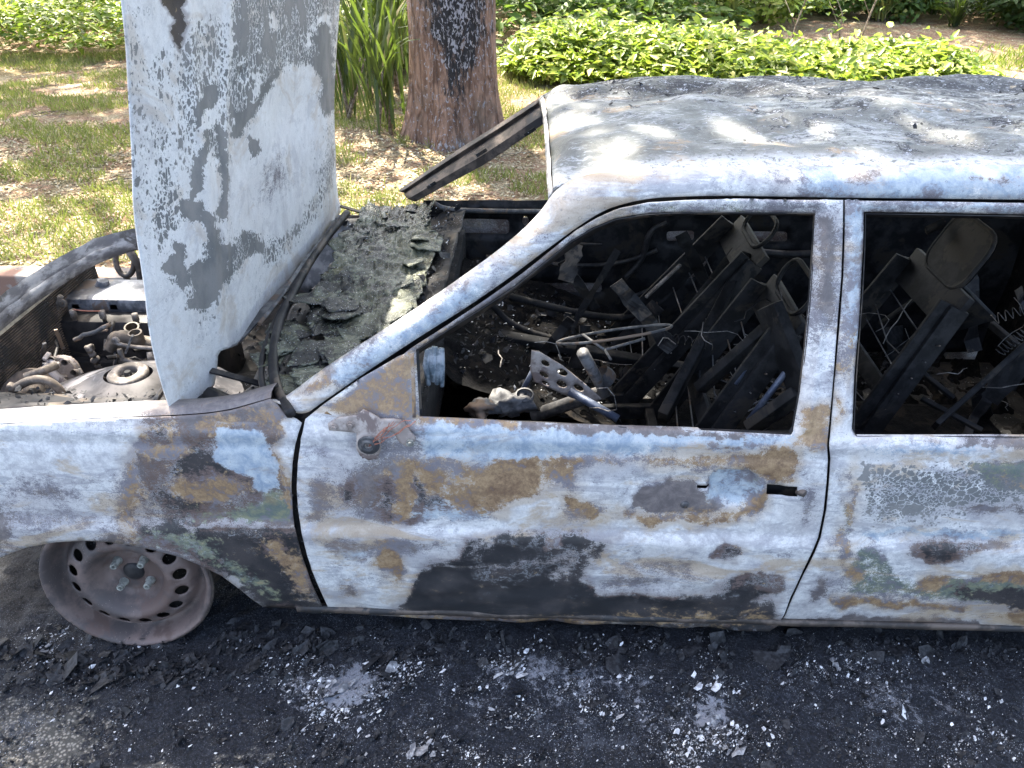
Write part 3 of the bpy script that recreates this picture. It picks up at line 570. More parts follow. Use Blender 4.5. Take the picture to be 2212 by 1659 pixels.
# ---- roof
def fx(y): return .033-.022*(y-.24)
NX, NY = 230, 110; vs = []; uvs = []
X = np.linspace(0, 1, NX)**1.0; 
for j in range(NY):
    t = j/(NY-1); y = .245+1.10*t
    for i in range(NX):
        x = fx(y)+2.05*X[i]; z = zroof(np.array(x), y)
        ed = min(1, t/.08)*min(1, (1-t)/.08)*min(1, X[i]*2.05/.05)
        wv = .034*noise.noise((x*2.6+1, y*4.2, 0))+.018*noise.noise((x*6+y*3, y*7, 3))+.004*noise.noise((x*16, y*20, 3))+.0025*abs(noise.noise((x*30, y*60, 8)))
        wv += .020*sin(y*19+1.2*sin(x*3))*math.exp(-(x-.02)/.45)
        z = float(z)+wv*ed-.012*(1-min(1, (1-t)/.05))-.010*math.exp(-X[i]*2.05/.012)
        vs.append((x, y, z)); uvs.append((x*700, y*700))
fs = [(j*NX+i, j*NX+i+1, (j+1)*NX+i+1, (j+1)*NX+i) for j in range(NY-1) for i in range(NX-1)]
def roofmat():
    t = NT('burnt_roof_sheet'); v = t.scale((1, 1.25, 1)); low = t.noise(3.2, 5, .6, t.scale((1, 1.7, 1)), .6); mid = t.noise(13, 8, .72, v, 1.2); fine = t.noise(70, 8, .8, v, .5); fl = t.noise(34, 9, .8, t.scale((.8, 2.6, 1)), 1.5)
    sepy = t.n('ShaderNodeSeparateXYZ', {0: t.tc}).outputs; y = sepy[1]; x = sepy[0]
    col = t.mix(t.step(mid, .40, .62), (.075, .080, .078), (.22, .22, .21)); col = t.mix(t.step(low, .45, .58), col, (.155, .165, .16))
    o = t.math('MULTIPLY', t.step(t.noise(4.5, 5, .65, t.scale((1, 1.5, 1)), .3), .56, .64), .75); col = t.mix(o, col, (.36, .25, .15))
    nz = t.math('ADD', t.math('MULTIPLY', fl, .6), t.math('MULTIPLY', low, .4)); 
    wb = t.math('ADD', nz, t.step(y, .5, 1.25, -.01, .015)); col = t.mix(t.step(wb, .515, .56, 0, .8), col, (.42, .43, .45))
    blk = t.math('ADD', t.math('ADD', t.math('MULTIPLY', fine, .45), t.math('MULTIPLY', mid, .55)), t.math('ADD', t.step(y, .45, 1.2, -.06, .05), t.step(x, .05, .9, -.04, .03))); col = t.mix(t.step(blk, .475, .515), col, (.022, .024, .032))
    wf = t.math('MULTIPLY', t.step(fine, .555, .60), t.step(blk, .45, .56)); col = t.mix(wf, col, (.50, .52, .57))
    edge = t.step(y, .27, .33, 1, 0); col = t.mix(t.math('MULTIPLY', edge, t.step(fine, .40, .5)), col, (.62, .62, .63))
    t.bump(t.math('ADD', t.math('MULTIPLY', mid, .6), t.math('MULTIPLY', fine, .7)), .55, .010); return t.fin(col, t.mix(t.step(mid, .4, .6), (.38,)*3, (.65,)*3), 0, .5)
ROOFM = roofmat()
roof = obj('roof', vs, fs, ROOFM, CAR, smooth=True, solid=.004); roof['label'] = 'buckled roof panel covered in grey and black scale'
vs = []; nn = 40
for j in range(nn):
    y = .235+1.11*j/(nn-1); x = fx(y); z = float(zroof(np.array(x), y)); w_ = .003*noise.noise((y*14, 0, 0)); vs += [(x-.003+w_, y, z-.012), (x-.012+w_, y, z-.024), (x-.006+w_, y, z-.052), (x+.02, y, z-.058), (x+.09, y, z-.05)]
obj('windscreen_header', vs, [(i*5+k, (i+1)*5+k, (i+1)*5+k+1, i*5+k+1) for i in range(nn-1) for k in range(4)], simple('header_steel', (.25, .24, .24), (.5, .49, .48), 30, .5, .2), CAR, smooth=True, solid=.002)
# loose curled scale on the roof is a part of its own skin
mb = MB()
def rs():
    x = random.uniform(.15, 1.7); y = .35+.98*random.random()**.6; return (x, y, float(zroof(np.array(x), y))+.006), (0, 0, 1)
mb.flakes(520, rs, .006, .35); o = mb.build('scale_flakes', CHAR, roof); o['kind'] = 'stuff'
# far pillar, far door
FU = [(862, 412), (930, 365), (1000, 318), (1080, 268), (1165, 213)]; FL = [(897, 432), (960, 397), (1045, 352), (1110, 308), (1178, 260)]
def farp(uv, k): y = np.interp(np.atleast_2d(uv)[:, 0], [860, 1180], [1.50+k, 1.33+k]); return hit(uv, 1, y)
FU_, _ = resamp(FU, 30); FL_, _ = resamp(FL, 30); a = farp(FU_, 0.02); b = farp(FL_, -.03); vs = []
for i in range(30):
    m1 = a[i]*.68+b[i]*.32; vs += [a[i], a[i]*.85+b[i]*.15+np.array([0, -.01, .004]), m1+np.array([0, .012, 0]), m1*.9+b[i]*.1+np.array([0, -.014, 0]), a[i]*.35+b[i]*.65+np.array([0, -.03, 0]), b[i]+np.array([0, -.012, 0]), b[i]+np.array([0, .02, -.01])]
fpil = obj('far_windscreen_pillar', vs, [(i*7+k, (i+1)*7+k, (i+1)*7+k+1, i*7+k+1) for i in range(29) for k in range(6)], BROWNST, CAR, smooth=True, solid=.003, auto=35)
for (u, v, L) in ((1040, 330, .045), (1145, 285, .045), (932, 400, .04)):
    mb = MB()
    c = farp([(u, v)], -.062)[0]; d = Vector((.62, -.1, .42)).normalized(); mb.beam(Vector(c)-d*L/2, Vector(c)+d*L/2, .006, .012); mb.build('pillar_slot', SOOT, fpil)
FY = 1.47
def farside(uv): return hit(uv, 1, FY)
def fardisp(V, p):
    p = p.copy()
    for i in range(len(p)): q = p[i]; p[i, 1] += .02*noise.noise((q[0]*3.5, q[2]*5, 5.))
    v = V[:, 1]; p[:, 1] -= .025*np.exp(-((v-452)/7.)**2)+.0; return p
FARD = simple('far_door_steel', (.010, .010, .012), (.034, .033, .036), 12, .5, .2, c3=(.035, .03, .026), bs=.2, sp=.2)
fdo = panel('far_door_inner_side', [(915, 433), (1200, 433), (1700, 436), (2700, 445), (2700, 760), (1700, 760), (1100, 760), (930, 700), (905, 560)], farside, FARD, CAR, holes=[rrect(975, 475, 1100, 505, 8), ell(1135, 477, 7, 10), ell(1505, 560, 24, 46, 25), rrect(1440, 500, 1500, 520, 6), rrect(1620, 500, 1700, 520, 6), rrect(1130, 612, 1300, 632, 8)], step=16, disp=fardisp, thick=.004)
obj('far_outer_skin', [(-1.5, 1.52, .05), (2.2, 1.52, .05), (2.2, 1.54, .70), (-1.5, 1.54, .70)], [(0, 1, 2, 3)], BURNT, CAR, attrs=paint_attrs([(0, 0), (900, 0), (900, 300), (0, 300)], [], [('W', .4), ('D', .5)]), solid=.003)
mb = MB(); mb.tube([P(u, v, y=FY-.03) for u, v in smooth_path([(935, 437), (960, 452), (1040, 456), (1200, 457), (1700, 459)], 2)], .010, 8); mb.tube([P(u, v, y=FY+.01) for u, v in ((990, 438), (1100, 440), (1210, 440))], .006, 6)
mb.build('far_belt_rail', GREYST, fdo, smooth=True)
mb = MB(); 
for pl, r in (([(1120, 560), (1230, 575), (1340, 570), (1420, 540)], .009), ([(1350, 600), (1390, 560), (1400, 500), (1440, 480)], .012), ([(1050, 556), (1120, 558)], .012), ([(1640, 545), (1700, 550), (1750, 548)], .016), ([(1100, 520), (1300, 528)], .006), ([(1370, 640), (1470, 600), (1560, 520)], .01)):
    mb.tube([P(u, v, y=FY-.035) for u, v in smooth_path(pl, 2)], r, 8)
mb.build('press_bead', DARKST, fdo, smooth=True)
tri = panel('far_sail_plate', [(905, 470), (930, 478), (968, 496), (975, 508), (960, 520), (930, 526), (915, 545), (905, 545)], lambda V: hit(V, 1, 1.43), GREYST, CAR, holes=[rrect(922, 503, 958, 514, 5)], step=9, thick=.004)

# ---- hood standing upright
hood_ol = [(255, -110), (262, 0), (272, 110), (282, 220), (292, 330), (300, 440), (306, 520), (314, 600), (322, 670), (332, 740), (345, 800), (358, 850), (370, 885), (380, 897), (405, 898), (430, 894), (445, 862), (463, 830), (468, 800), (470, 768), (476, 758), (500, 750), (520, 738), (560, 697), (600, 645), (640, 588), (676, 540), (710, 492), (737, 462), (740, 450), (733, 425), (729, 390), (728, 300), (731, 150), (733, 0), (735, -110), (600, -150), (400, -150)]
def Z(l): return [(x*.552+259, y*.552) for x, y in l]
hp = [('W', .62, 30, Z([(470, 560), (700, 480), (780, 700), (640, 880), (460, 860)])), ('W', .7, 25, Z([(60, 400), (200, 420), (220, 700), (90, 700)])), ('C', .62, 14, Z([(110, 225), (175, 215), (195, 310), (180, 390), (125, 350)])),
      ('C', .66, 22, Z([(265, 95), (345, 75), (402, 110), (402, 330), (370, 400), (300, 490), (275, 620), (235, 645), (215, 560), (225, 420), (225, 260)])),
      ('C', 1.05, 6, Z([(330, 350), (395, 345), (375, 390), (310, 450), (290, 500), (290, 440)])),
      ('C', .52, 18, Z([(50, 40), (75, 40), (110, 600), (140, 1000), (105, 1020), (75, 500)])), ('C', .5, 20, Z([(90, 420), (240, 500), (230, 800), (130, 820)])), ('C', .6, 12, Z([(395, 250), (425, 250), (430, 500), (420, 800), (395, 800)])), ('C', .55, 12, Z([(20, 60), (50, 60), (75, 500), (100, 900), (80, 900), (40, 400)])),
      ('C', 1.0, 4, Z([(292, 640), (318, 620), (315, 690), (300, 745), (275, 770)])), ('C', .95, 4, Z([(335, 520), (358, 520), (350, 600), (328, 650)])),
      ('C', .72, 10, Z([(140, 650), (205, 680), (215, 760), (222, 870), (165, 1000), (148, 880)])),
      ('C', .95, 6, Z([(245, 780), (318, 790), (318, 845), (280, 870), (250, 850)])), ('C', 1.0, 4, Z([(325, 830), (350, 840), (372, 870), (360, 885), (335, 870)])), ('C', 1.0, 4, Z([(393, 800), (408, 800), (405, 850), (392, 850)])),
      ('C', .98, 7, Z([(340, 890), (385, 900), (408, 950), (410, 1090), (370, 1180), (310, 1225), (268, 1200), (285, 1060), (330, 1000)])), ('C', .5, 14, Z([(290, 1180), (410, 1100), (400, 1180), (320, 1260)])),
      ('C', 1.0, 5, Z([(175, 1030), (215, 995), (240, 950), (252, 960), (240, 1030), (262, 1100), (235, 1130), (205, 1045)])),
      ('C', .84, 12, Z([(430, -200), (860, -200), (855, 100), (848, 420), (812, 440), (795, 330), (770, 250), (650, 235), (600, 310), (560, 400), (510, 480), (455, 520), (425, 420), (418, 250)])),
      ('C', 1.1, 7, Z([(760, 120), (830, 100), (848, 420), (812, 440), (795, 330), (755, 220)])), ('C', 1.1, 6, Z([(560, 350), (620, 260), (600, 330), (555, 410), (500, 480), (450, 520), (440, 450), (520, 440)])),
      ('W', .9, 5, Z([(570, 60), (590, 60), (620, 100), (640, 90), (640, 110), (600, 120)])), ('W', .9, 4, Z([(560, 140+200), (500, 300), (545, 290), (520, 320), (515, 400)])), ('W', .9, 4, Z([(760, 60), (800, 50), (835, 70), (835, 130), (800, 75), (765, 90), (750, 180), (740, 180)])), ('W', .8, 6, ell(521, 158, 11, 26)), ('C', .8, 4, ell(521, 158, 5, 14)),
      ('C', .98, 7, Z([(420, 975), (480, 960), (495, 915), (520, 925), (540, 920), (555, 960), (560, 975), (480, 1010), (450, 1060), (420, 1120)])),
      ('C', .66, 9, Z([(560, 960), (640, 930), (720, 860), (770, 740), (800, 600), (840, 560), (835, 680), (790, 780), (720, 900), (650, 960), (600, 1050), (590, 990)])),
      ('C', .55, 9, Z([(770, 720), (745, 720), (760, 640), (800, 560), (840, 440), (850, 520), (830, 650)])),
      ('C', 1.0, 3, Z([(383, 500), (398, 500), (400, 800), (392, 800)])),
      ('C', 1.0, 4, Z([(500, 530), (515, 560), (530, 580), (515, 610), (500, 570)])),
      ('D', 1.15, 3, Z([(180, -200), (250, -200), (262, 80), (252, 195), (238, 192), (200, 60), (182, 0)]))]
HS = [(0, 0, 0)]
def hdisp(V, p):
    p = p.copy()
    u, v = V[:, 0], V[:, 1]
    p[:, 0] += .008*np.exp(-((u-487)/5.)**2)*np.clip((640-v)/80, 0, 1)                # pressed centre ridge
    d = np.hypot((u-625)/40, (v-250)/75); p[:, 0] -= .012*np.exp(-d**2)
    d = np.hypot((u-521)/6, (v-158)/15); p[:, 0] -= .008*np.exp(-d**4)
    for i in range(len(p)): q = p[i]; p[i, 0] += .016*noise.noise((q[1]*3, q[2]*2.4, 1.5))+.003*noise.noise((q[1]*13, q[2]*9, 1.5))
    return p
hood = panel('hood', hood_ol, hoodp, BHOOD, CAR, step=7.5, patches=hp, base=[('W', 1.0)], disp=hdisp, thick=.004)
hood['label'] = 'hood standing upright, white ash with a net of grey burst cells'
# inner frame of the hood on its far side
ip = [(395, 60), (408, 300), (420, 560), (430, 700), (440, 740), (455, 742), (480, 715), (560, 650), (700, 470), (720, 300), (725, 60)]
q = hoodp(np.array(ip)); q[:, 0] -= .055; mb = MB(); mb.tube([Vector(a) for a in q], .016, 8); mb.build('hood_inner_frame', SOOT, hood, smooth=True)
for u, v in ((455, 800), (735, 445)):
    mb = MB()
    h0 = Vector(hoodp(np.array([(u, v)]))[0]); mb.beam(h0, h0+Vector((.16, .0, -.05)), .02, .006); mb.beam(h0+Vector((.16, 0, -.05)), h0+Vector((.16, 0, -.10)), .02, .02); mb.build('hood_hinge', DARKST, CAR)

# ---- cowl, firewall, dash
def cowlz(x, y): return .735
NXc, NYc = 60, 90; vs = []
for j in range(NYc):
    t = j/(NYc-1); y = .09+1.42*t; x0 = -.80+.04*t; x1 = -.28
    for i in range(NXc):
        s = i/(NXc-1); x = x0+(x1-x0)*s
        z = .66+.12*s-.03*abs(t-.5)+.03*noise.noise((x*6, y*6, 0))+.018*noise.noise((x*18, y*18, 2))+.05*max(0, noise.noise((x*3, y*3, 4)))
        vs.append((x, y, z))
obj('cowl_and_dash_top', vs, [(j*NXc+i, j*NXc+i+1, (j+1)*NXc+i+1, (j+1)*NXc+i) for j in range(NYc-1) for i in range(NXc-1)], SOOT, CAR, smooth=True, solid=.01)
mb = MB(); mb.box((-.70, .8, .42), (.02, 1.45, .52)); mb.box((-.30, .8, .58), (.03, 1.3, .2)); mb.build('firewall', SOOT, CAR)
mb = MB(); mb.box((.7, .78, .10), (3.0, 1.4, .02)); mb.box((.5, .78, .19), (2.2, .28, .16), bev=.5); mb.box((1.9, .78, .5), (.02, 1.4, .8)); mb.build('floor_pan', CSOOT, CAR)
# melted windscreen lying over the dash: sheets of sagged glass
def sheet(name, cx, cy, sx, sy, z0, rot, mat, par, seed, amp=.05, n=26, tilt=(0, 0)):
    vs = []; keep = {}; R = Matrix.Rotation(rot, 3, 'Z')
    for j in range(n):
        for i in range(n):
            a = (i/(n-1)*2-1); b = (j/(n-1)*2-1); r = 1+.25*noise.noise((a*2+seed, b*2, 0))+.12*noise.noise((a*9+seed, b*9, 0)); k = max(abs(a), abs(b)); l = sqrt(a*a+b*b)+1e-6; q = k/l*.5+.5
            p = R@Vector((a*q*sx*r, b*q*sy*r, 0)); x, y = cx+p.x, cy+p.y
            f1 = noise.noise((x*5+seed, y*3, 1)); f2 = noise.noise((x*16+y*6+seed, y*5-x*3, 2)); f3 = noise.noise((x*42+6*f2, y*22+seed, 3))
            z = z0+amp*f1+amp*.45*(1-abs(f2)*2)*.6+amp*.3*(1-2*abs(f3))+tilt[0]*a+tilt[1]*b
            vs.append((x, y, z))
    return obj(name, vs, [(j*n+i, j*n+i+1, (j+1)*n+i+1, (j+1)*n+i) for j in range(n-1) for i in range(n-1)], mat, par, smooth=True, solid=.005)
ws = sheet('melted_windscreen', -.50, .86, .155, .50, .798, .05, GLASSM, CAR, 3, .030, 90, (.0, .01)); ws['label'] = 'melted greenish windscreen glass slumped over the dashboard'
def slate(cx, cy, R_, z, k):
    m = random.randint(5, 8); a0 = random.random()*6; ol = [(cx+cos(a0+2*pi*i/m)*R_*random.uniform(.55, 1.2), cy+sin(a0+2*pi*i/m)*R_*random.uniform(.5, 1.35)) for i in range(m)]
    V, F = cdt(ol, (), R_*.16); tx, ty = random.gauss(0, .10), random.gauss(0, .09); vs = []
    for x, y in V: dx, dy = x-cx, y-cy; vs.append((x+.006*noise.noise((x*60, y*60, k)), y+.006*noise.noise((y*60, x*60, k)), z+tx*dx+ty*dy+.022*noise.noise((x*9+k, y*5, 0))+.007*(1-2*abs(noise.noise((x*26, y*14, k))))+.003*noise.noise((x*80, y*80, k))))
    obj('glass_shard', vs, F, GLASSM, ws, smooth=True, solid=.004)
random.seed(21)
for k in range(56):
    cy = random.uniform(.14, .62) if k > 26 else random.uniform(.16, 1.45); cx = random.uniform(-.70+.1*cy*.3, -.36); slate(cx, cy, random.uniform(.035, .085), .783+.006*(k % 4)+random.uniform(-.006, .006), k)
# charred cowl hose and wiper remains
mb = MB(); mb.tube([P(u, v, z=.80) for u, v in smooth_path([(628, 893), (595, 840), (588, 770), (600, 700), (625, 650), (660, 580), (700, 520), (750, 460)], 2)], .013, 8)
mb.tube([P(u, v, z=.79) for u, v in smooth_path([(575, 870), (560, 800), (580, 720), (640, 610), (720, 500)], 2)], .008, 8); mb.build('cowl_seal', DARKST, CAR, smooth=True)
mb = MB(); mb.tube([P(560, 700, z=.80), P(600, 650, z=.81), P(660, 560, z=.81), P(735, 470, z=.80)], .006, 6); mb.beam(P(500, 745, z=.76), P(640, 600, z=.78), .03, .006); mb.build('hinge_rail', GREYST, CAR)
mb = MB(); mb.tube([P(450, 850, z=.74), P(520, 890, z=.72)], .02, 8); mb.build('wiper_linkage', DARKST, CAR, smooth=True)

# ---- interior parts
mb = MB(); c = P(1325, 722, z=.80); R_ = .165; pts = []
for k in range(41): a = 2*pi*k/40; pts.append(c+Vector((cos(a)*R_*.92, sin(a)*R_*.8, .03*cos(a)-sin(a)*.062)))
mb.tube(pts, .0040, 8, cap=False); sw = mb.build('steering_wheel_rim', GREYST, CAR, smooth=True); sw['label'] = 'bare wire rim of the burnt steering wheel'
mb = MB(); mb.tube([c+Vector((-.08, 0, -.06)), P(1305, 845, z=.55), P(1150, 900, z=.45)], [.018, .022, .022], 10); mb.lathe([(.03, -.02), (.034, 0), (.03, .02)], P(1305, 815, z=.6), (-.7, 0, .7), 16)
for k in range(3): a = k*2.1+.4; mb.tube([c+Vector((-.02, 0, -.05)), c+Vector((cos(a)*R_*.6, sin(a)*R_*.5, -.03))], .004, 6)
mb.build('steering_column', GREYST, CAR, smooth=True)
pl = panel('perforated_bracket', [(1148, 757), (1165, 760), (1215, 790), (1270, 835), (1300, 862), (1280, 870), (1235, 860), (1190, 840), (1155, 825), (1145, 800)], lambda V: hit(V, 1, .40), BRACKET, CAR,
           holes=[ell(1178, 785, 10, 6, 30), ell(1215, 805, 12, 7, 25), ell(1213, 830, 12, 7, 25), ell(1175, 810, 11, 5, 30), ell(1250, 838, 12, 6, 30), ell(1178, 828, 9, 4, 30)], step=5, thick=.003); pl['label'] = 'pale perforated dashboard bracket'
mb = MB(); mb.tube([P(1120, 860, y=.42), P(1165, 775, y=.42)], .008, 8); mb.build('pedal_tube', BLUEST, CAR, smooth=True); mb = MB(); mb.tube([P(1230, 845, y=.36), P(1335, 905, y=.30)], .012, 10)
mb.build('pedal_tube', BLUEST, CAR, smooth=True)
mb = MB(); mb.blob(P(1100, 875, y=.32), (.05, .04, .035), 3, .6, seed=3); mb.lathe([(.018, 0), (.024, .0), (.026, .03), (.022, .03)], P(1133, 868, y=.33), (0, -.2, 1), 16); mb.blob(P(1040, 885, y=.25), (.035, .03, .02), 3, .8, seed=6); mb.build('melted_switchgear', GREYST, CAR, smooth=True)
mb = MB()
for k in range(5): u = 925+k*7; mb.tube([P(u, 752+random.uniform(-5, 5), y=.22), P(u+random.uniform(-4, 4), 790, y=.21), P(u+random.uniform(-6, 6), 825+random.uniform(-12, 12), y=.2)], [.008, .011, .006], 7)
mb.build('melted_glass_drip', simple('milky_melted_glass', (.15, .20, .25), (.38, .44, .52), 40, .35, bs=.8, bd=.01), CAR, smooth=True)
CABST = simple('cabin_steel', (.005, .005, .006), (.018, .0175, .019), 16, .7, 0, c3=(.032, .027, .023), bs=.25, sp=.25)
def seat(name, label, y, hw, base, top, hr, mats, lean=(0, 0)):
    """bare pressed-steel seat frame: base and top are (x, z) at the hinge and the top of the backrest"""
    s = obj(name, *(lambda m: (m.v, m.f))(MB().beam((base[0]-.42, y-hw, base[1]-.02), (base[0], y-hw, base[1]), .02, .05).beam((base[0]-.42, y+hw, base[1]-.02), (base[0], y+hw, base[1]), .02, .05).beam((base[0]-.42, y-hw, base[1]-.02), (base[0]-.42, y+hw, base[1]-.02), .04, .03).beam((base[0]-.05, y-hw, base[1]), (base[0]-.05, y+hw, base[1]), .03, .03)), mats, CAR)
    s['label'] = label
    m = MB(); tx = Vector((top[0]-base[0], 0, top[1]-base[1])); nrm = Vector((tx.z, 0, -tx.x)).normalized()
    for sg in (-1, 1): m.beam((base[0], y+sg*hw, base[1]-.03), (top[0], y+sg*hw*.8, top[1]), .055 if sg < 0 else .035, .025, up=(0, sg, .2)); m.beam(Vector((base[0], y+sg*hw*.95, base[1]))+nrm*-.03, Vector((top[0], y+sg*hw*.75, top[1]))+nrm*-.03, .012, .05, up=nrm)
    m.beam((top[0], y-hw*.85, top[1]-.02), (top[0], y+hw*.85, top[1]-.02), .11, .02, up=nrm); m.beam((base[0]*.7+top[0]*.3, y-hw, base[1]*.7+top[1]*.3), (base[0]*.7+top[0]*.3, y+hw, base[1]*.7+top[1]*.3), .05, .015, up=nrm)
    m.build('backrest_frame', mats, s, auto=40)
    m = MB(); hpz = []; tt = tx.normalized(); o_ = Vector((top[0], y, top[1]))
    for a, b in rrect(-.11, .02, .11, hr, .05, 4): hpz.append(o_+Vector((0, a, 0))+tt*b)
    m.tube(hpz+[hpz[0]], .007, 8, cap=False)
    if hr > .15: m.add([p-nrm*.004 for p in hpz]+[p+nrm*.012 for p in hpz], [tuple(range(len(hpz))), tuple(range(len(hpz), 2*len(hpz)))[::-1]])
    m.build('headrest_frame', CABST, s, smooth=False)
    m = MB()
    for k in range(6):
        z = .12+k*.13; a = Vector((base[0], y-hw, base[1]))+tx*z; b = Vector((base[0], y+hw, base[1]))+tx*z; mid_ = (a+b)/2+Vector((random.uniform(-.03, .03), random.uniform(-.05, .05), -.05)); m.tube([a, (a+mid_)/2+Vector((0, 0, -.02)), mid_, (b+mid_)/2, b], .0022, 5)
    for k in range(3):
        yy = y+random.uniform(-.5, .5)*hw; pts = [Vector((base[0]-.4+.05*i, yy+.02*sin(i*2.1), base[1]+.01+.012*cos(i*2))) for i in range(9)]; m.tube(pts, .0025, 5)
    m.build('seat_spring', GREYST, s)
    return s
pA = P(1600, 520, y=1.0); bA = P(1415, 880, y=.72)
seat('passenger_seat_frame', 'bare frame of the passenger seat, leaning back', .92, .20, (.30, .38), (.66, .86), .12, CABST)
seat('driver_seat_frame', 'bare frame of the driver seat below the rear edge of the door glass opening', .46, .17, (.42, .40), (.655, .865), .12, CABST)
seat('rear_seat_frame', 'bare seat frame with a square headrest plate behind the side window', .60, .20, (.95, .48), (1.12, .88), .19, CABST)
mb = MB(); mb.tube([P(1588, 828, y=.32), P(1668, 712, y=.34)], .009, 10); mb.tube([P(1618, 908, y=.27), P(1710, 788, y=.28)], .009, 10); mb.build('headrest_rod', BLUEST, CAR, smooth=True)
# big side member of the passenger seat leaning across the opening
for a, b, w_, y0, y1 in (((1430, 905), (1610, 560), .085, .42, .85), ((1510, 840), (1680, 690), .04, .45, .42), ((1420, 760), (1590, 540), .012, .8, .95), ((1660, 660), (1740, 860), .09, .36, .22), ((1620, 925), (1725, 850), .05, .22, .2)):
    mb = MB(); mb.beam(P(*a, y=y0), P(*b, y=y1), .03, w_, up=(0, -.35, 1)); mb.build('collapsed_seat_rail', CABST, CAR, auto=40)
for a, b, w_, y0, y1 in (((1760+80, 960), (2040, 700), .03, .7, .7), ((2020, 920), (2230, 730), .045, .32, .5), ((1990, 860), (2120, 930), .012, .5, .4), ((2140, 700), (2260, 800), .025, .8, .6), ((1960, 780), (2060, 860), .014, .7, .6), ((1900, 700), (2100, 560), .008, 1.0, .9), ((2010, 600), (2110, 700), .12, .72, .7), ((2000, 500), (2040, 480), .03, .7, .7)):
    mb = MB(); mb.beam(P(*a, y=y0), P(*b, y=y1), .015, w_, up=(0, -.5, 1)); mb.build('collapsed_seat_rail', CABST, CAR, auto=40)
mb = MB(); mb.beam(P(1395, 642, y=.7), P(1470, 572, y=.8), .010, .008); mb.build('bright_trim_strip', PALEAL, CAR)
for k in range(34):
    mb = MB(); u = random.uniform(930, 1700) if k < 24 else random.uniform(1880, 2250); v = random.uniform(690, 900); y = random.uniform(.25, .9); c = P(u, v, y=y); pts = [c]; d = Vector((random.gauss(0, 1), random.gauss(0, 1), random.gauss(0, .8))).normalized()
    for i in range(random.randint(3, 8)): d = (d+Vector((random.gauss(0, .35), random.gauss(0, .35), random.gauss(0, .35)))).normalized(); pts.append(pts[-1]+d*.028)
    mb.tube(pts, random.choice((.0008, .0011, .0015)), 4); mb.build('burnt_wire', random.choice((WIRE, GREYST, DARKST)), CAR)
def coil(a, b, R, n, r):
    a, b = Vector(a), Vector(b); ax = (b-a).normalized(); u = ax.orthogonal().normalized(); w = ax.cross(u)
    return MB().tube([a.lerp(b, i/(n*9))+(u*cos(i*2*pi/9)+w*sin(i*2*pi/9))*R for i in range(n*9+1)], r, 4)
for k in range(7):
    u, v, y = random.uniform(1350, 1720), random.uniform(640, 890), random.uniform(.3, .9)
    if k > 4: u = random.uniform(1890, 2220)
    a = P(u, v, y=y); d = Vector((random.uniform(.2, 1), random.uniform(-.4, .4), random.uniform(-.3, .9))).normalized(); coil(a, a+d*random.uniform(.08, .18), .013, 8, .0013).build('coil_spring', DARKST, CAR)
for k in range(26):                       # torn, sagged scraps of sheet and trim
    u, v, y = (random.uniform(1150, 1740) if k < 17 else random.uniform(1880, 2230)), random.uniform(560, 900), random.uniform(.45, 1.1); c = P(u, v, y=y); a1 = random.uniform(0, 6); L, W_ = random.uniform(.06, .17), random.uniform(.02, .06); d = Vector((cos(a1)*.8, .3*sin(a1), .9)).normalized(); w = d.cross(Vector((random.gauss(0, .3), 1, random.gauss(0, .3)))).normalized(); up_ = d.cross(w); vs = []
    for j in range(9):
        for i in range(5):
            p = c+d*L*(j/8-.5)*2+w*W_*(i/4-.5)*(1+.5*noise.noise((j*.6, k, 0))); vs.append(p+up_*.03*noise.noise((p.x*14, p.y*14+k, p.z*14)))
    obj('torn_trim_scrap', vs, [(j*5+i, j*5+i+1, (j+1)*5+i+1, (j+1)*5+i) for j in range(8) for i in range(4)], random.choice((CABST, CABST, DARKST)), CAR, solid=.002)
# cockpit tub side: arch of transmission tunnel and dash frame
mb = MB(); mb.tube([P(u, v, y=.95) for u, v in smooth_path([(1060, 655), (1100, 700), (1180, 730), (1270, 745)], 2)], .012, 8); mb.tube([P(u, v, y=1.1) for u, v in smooth_path([(1100, 640), (1300, 690), (1400, 680), (1480, 600)], 2)], .014, 8)
mb.beam(P(930, 700, y=.9), P(1500, 800, y=.9), .05, .03); mb.build('dash_crossmember', CABST, CAR, smooth=True)
vs = []; n_ = 40
for j in range(n_):
    for i in range(n_):
        x = -.28+.62*i/(n_-1); y = .5+.9*j/(n_-1); vs.append((x, y, .60-.25*(i/(n_-1))+.05*noise.noise((x*5, y*5, 0))+.02*noise.noise((x*20, y*20, 0))))
obj('dash_shelf', vs, [(j*n_+i, j*n_+i+1, (j+1)*n_+i+1, (j+1)*n_+i) for j in range(n_-1) for i in range(n_-1)], CSOOT, CAR, smooth=True)

